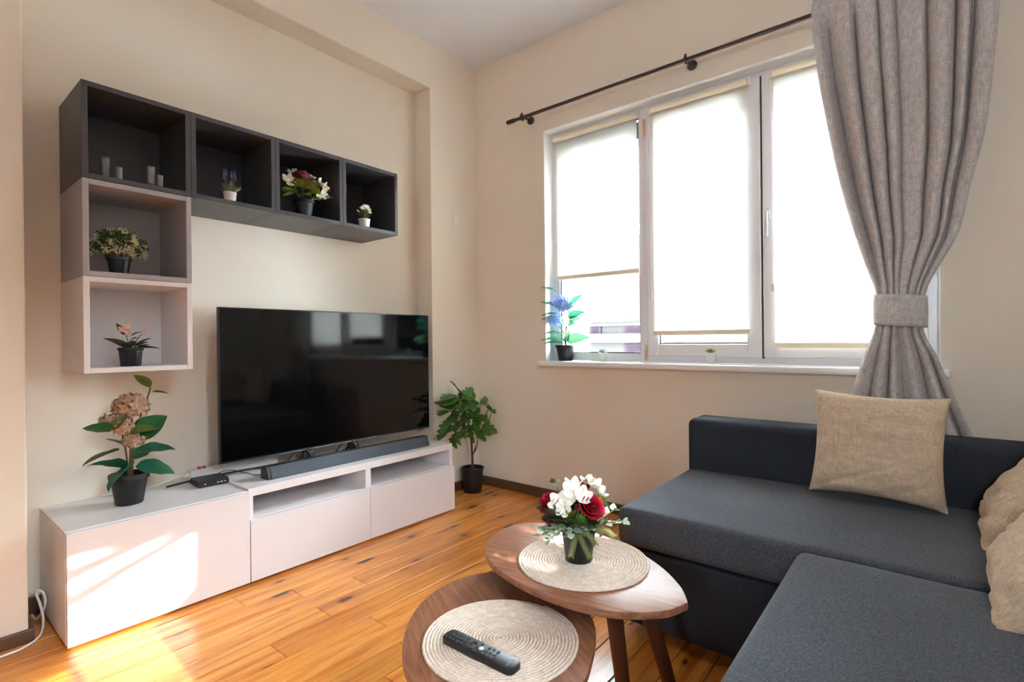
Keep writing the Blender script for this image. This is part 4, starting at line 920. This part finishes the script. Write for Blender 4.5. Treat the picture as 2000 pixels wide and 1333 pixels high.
# fig tree on the floor
C = Vector((2.085, -.255, 0)); fg = thing('potted_fig_tree', 'artificial fig tree in a black pot in the room corner', 'plant', C); pot(fg, .078, .060, .165, rim=.07)
D2 = {}
def F(px, pz, d=0.0):       # picture-right offset, height, depth offset
    v_ = (ex * px if px > 0 else Vector((1.72, .2, 0)) * px) + ey * d; return (v_.x, v_.y, pz)
m = MB(); tr_ = spline([F(0, .14), F(-.002, .26), F(-.012, .42), F(-.045, .54, -.01), F(-.07, .66, -.01)], 6); m.tube(tr_, [.0085 - .005 * i / (len(tr_) - 1) for i in range(len(tr_))], 8); m.build('trunk', 'bark', fg, smooth=True)
for pts in ([F(.004, .25), F(.03, .30), F(.04, .37, .0), F(.08, .46)], [F(-.01, .40), F(.04, .5, .0), F(.06, .61)], [F(-.02, .44), F(-.09, .49), F(-.12, .56)], [F(.05, .40), F(.1, .45), F(.135, .54)], [F(.012, .27), F(.02, .30), F(.018, .315)], [F(-.01, .40), F(-.07, .42), F(-.12, .40)], [F(.03, .5), F(.09, .52), F(.12, .58)]):
    p_ = spline(pts, 5); MB().tube(p_, [.0045 - .0025 * i / (len(p_) - 1) for i in range(len(p_))], 6).build('branch', 'bark', fg, smooth=True)
for b_, t_, rl in ((F(-.070, .66), F(-.115, .795, -.02), 1.2), (F(-.07, .655), F(-.185, .70, -.04), .5), (F(-.07, .64), F(-.17, .665, -.07), .3), (F(-.13, .58), F(-.215, .70, -.03), 1.2), (F(-.06, .65), F(.035, .715, -.03), .8), (F(-.03, .60), F(.04, .68, .02), .9), (F(-.01, .60), F(.055, .605, -.05), .6),
        (F(-.12, .57), F(-.20, .60, -.06), .5), (F(-.11, .56), F(-.17, .46, -.05), .9), (F(-.12, .52), F(-.20, .47, -.04), .6), (F(-.06, .57), F(-.13, .53, -.08), .8), (F(-.04, .56), F(-.07, .46, -.09), 1.0), (F(-.02, .55), F(-.09, .60, -.09), .7), (F(0, .53), F(.04, .47, -.08), 1.0), (F(.02, .52), F(.05, .57, -.07), .7),
        (F(.06, .60), F(.115, .635, -.02), .5), (F(.10, .58), F(.135, .56, -.03), .8), (F(.135, .55), F(.165, .53, -.03), .9), (F(.08, .47), F(.10, .53, -.04), .6), (F(.08, .46), F(.175, .38, -.03), .9), (F(.07, .44), F(.14, .44, -.04), .5), (F(.05, .41), F(.09, .33, -.04), .9), (F(.03, .42), F(.06, .36, -.06), .8),
        (F(-.01, .45), F(-.005, .325, -.07), 1.0), (F(-.03, .46), F(-.075, .41, -.07), .8), (F(-.08, .43), F(-.15, .37, -.03), .8), (F(-.1, .41), F(-.08, .32, -.02), .9), (F(-.12, .47), F(-.215, .44, -.03), .5), (F(-.12, .40), F(-.145, .33, -.0), .9), (F(-.05, .5), F(-.12, .47, -.08), .7), (F(0, .5), F(-.03, .56, -.09), .6), (F(.04, .5), F(.1, .50, -.05), .6), (F(-.03, .6), F(-.06, .54, -.07), 1.0), (F(-.1, .58), F(-.06, .62, -.07), .6), (F(.0, .44), F(.05, .43, -.07), .8)):
    B_, T_ = Vector(b_), Vector(t_); add_leaf(fg, 'fig', B_, B_.lerp(T_, .86), rl, (-.55, -.45, .7), wid=1.0)
    E_ = B_ + Vector((random.uniform(-.05, .06), random.uniform(-.06, 0), random.uniform(-.05, .05))); B_ = B_ + Vector((random.uniform(-.02, .02), -.01, random.uniform(-.03, .02)))
    if E_.x + C.x < XW - .05: add_leaf(fg, 'fig', B_, E_ + (E_ - B_).normalized() * .02, random.uniform(.2, 1.1), (-.55, -.45, .7))

# blue hydrangea and succulents on the window sill
C = Vector((2.325, -.857, ZB0)); bh = thing('potted_hydrangea', 'artificial blue hydrangea in a black pot on the window sill', 'plant', C); pot(bh, .066, .045, .100)
S_ = lambda y_, z, dx=0.0: (dx, y_ - C.y, z - C.z)
stems(bh, [[S_(-.857, .98), S_(-.862, 1.1), S_(-.838, 1.27)], [S_(-.857, .98), S_(-.855, 1.07, -.02), S_(-.80, 1.15, -.03)], [S_(-.86, .98), S_(-.87, 1.12), S_(-.90, 1.25), S_(-.90, 1.27)], [S_(-.855, .98), S_(-.83, 1.2), S_(-.765, 1.345)], [S_(-.86, .98), S_(-.88, 1.08), S_(-.93, 1.14)]], .003)
for b_, t_, d_ in (((-.765, 1.345), (-.700, 1.380), -.02), ((-.775, 1.335), (-.80, 1.345), -.02), ((-.90, 1.25), (-.985, 1.305), -.02), ((-.89, 1.24), (-.94, 1.23), -.03), ((-.80, 1.23), (-.735, 1.285), -.02), ((-.80, 1.19), (-.730, 1.20), -.03), ((-.81, 1.17), (-.72, 1.175), -.02), ((-.88, 1.17), (-1.0, 1.20), -.02), ((-.885, 1.15), (-.975, 1.16), -.02), ((-.88, 1.12), (-.95, 1.13), -.05), ((-.84, 1.06), (-.755, 1.085), -.03), ((-.84, 1.02), (-.70, 1.045), -.03), ((-.85, 1.0), (-.745, 1.022), -.05), ((-.87, 1.02), (-1.03, 1.045), -.03), ((-.87, 1.01), (-.90, 1.08), -.03), ((-.855, 1.0), (-.84, 1.07), -.05)):
    add_leaf(bh, 'blue', S_(*b_), S_(min(t_[0], -.725), t_[1], -.085 if t_[0] > -.76 else d_), .5, (-.7, 0, .7))
head(bh, 'blue', S_(-.832, 1.265), .048, 36, .020, core='petal_blue'); head(bh, 'blue', S_(-.870, 1.232, -.02), .042, 28, .018, core='petal_blue'); head(bh, 'blue', S_(-.800, 1.150, -.03), .044, 30, .018, core='petal_blue')
def succulent(label, loc, key, n, hgt, pr, ph, mat):
    o = thing('potted_succulent', label, 'plant', loc); pot(o, pr, pr * .78, ph, 'pot_white', .12)
    lm = leaf_mesh('leaf', mat, .42, -.12, .16, 6)
    for k in range(n):
        a = k * 2.4; e_ = R(20) + R(62) * k / n; L_ = hgt * (1.0 - .35 * k / n); d = Vector((math.cos(a) * math.cos(e_), math.sin(a) * math.cos(e_), math.sin(e_))); b_ = Vector((0, 0, ph * .9 + .004 * k / n))
        q = place(lm, 'leaf', o); q.matrix_local = orient(b_, b_ + d, (0, 0, 1), 0, L_)
    return o
succulent('spiky blue-green succulent in a tiny white pot beside the blue hydrangea', (2.335, -1.122, ZB0), 0, 22, .040, .026, .052, 'succ_blue')
succulent('yellow-green succulent in a tiny white pot below the middle blind', (2.345, -1.764, ZB0), 0, 20, .036, .027, .058, 'succ_green')
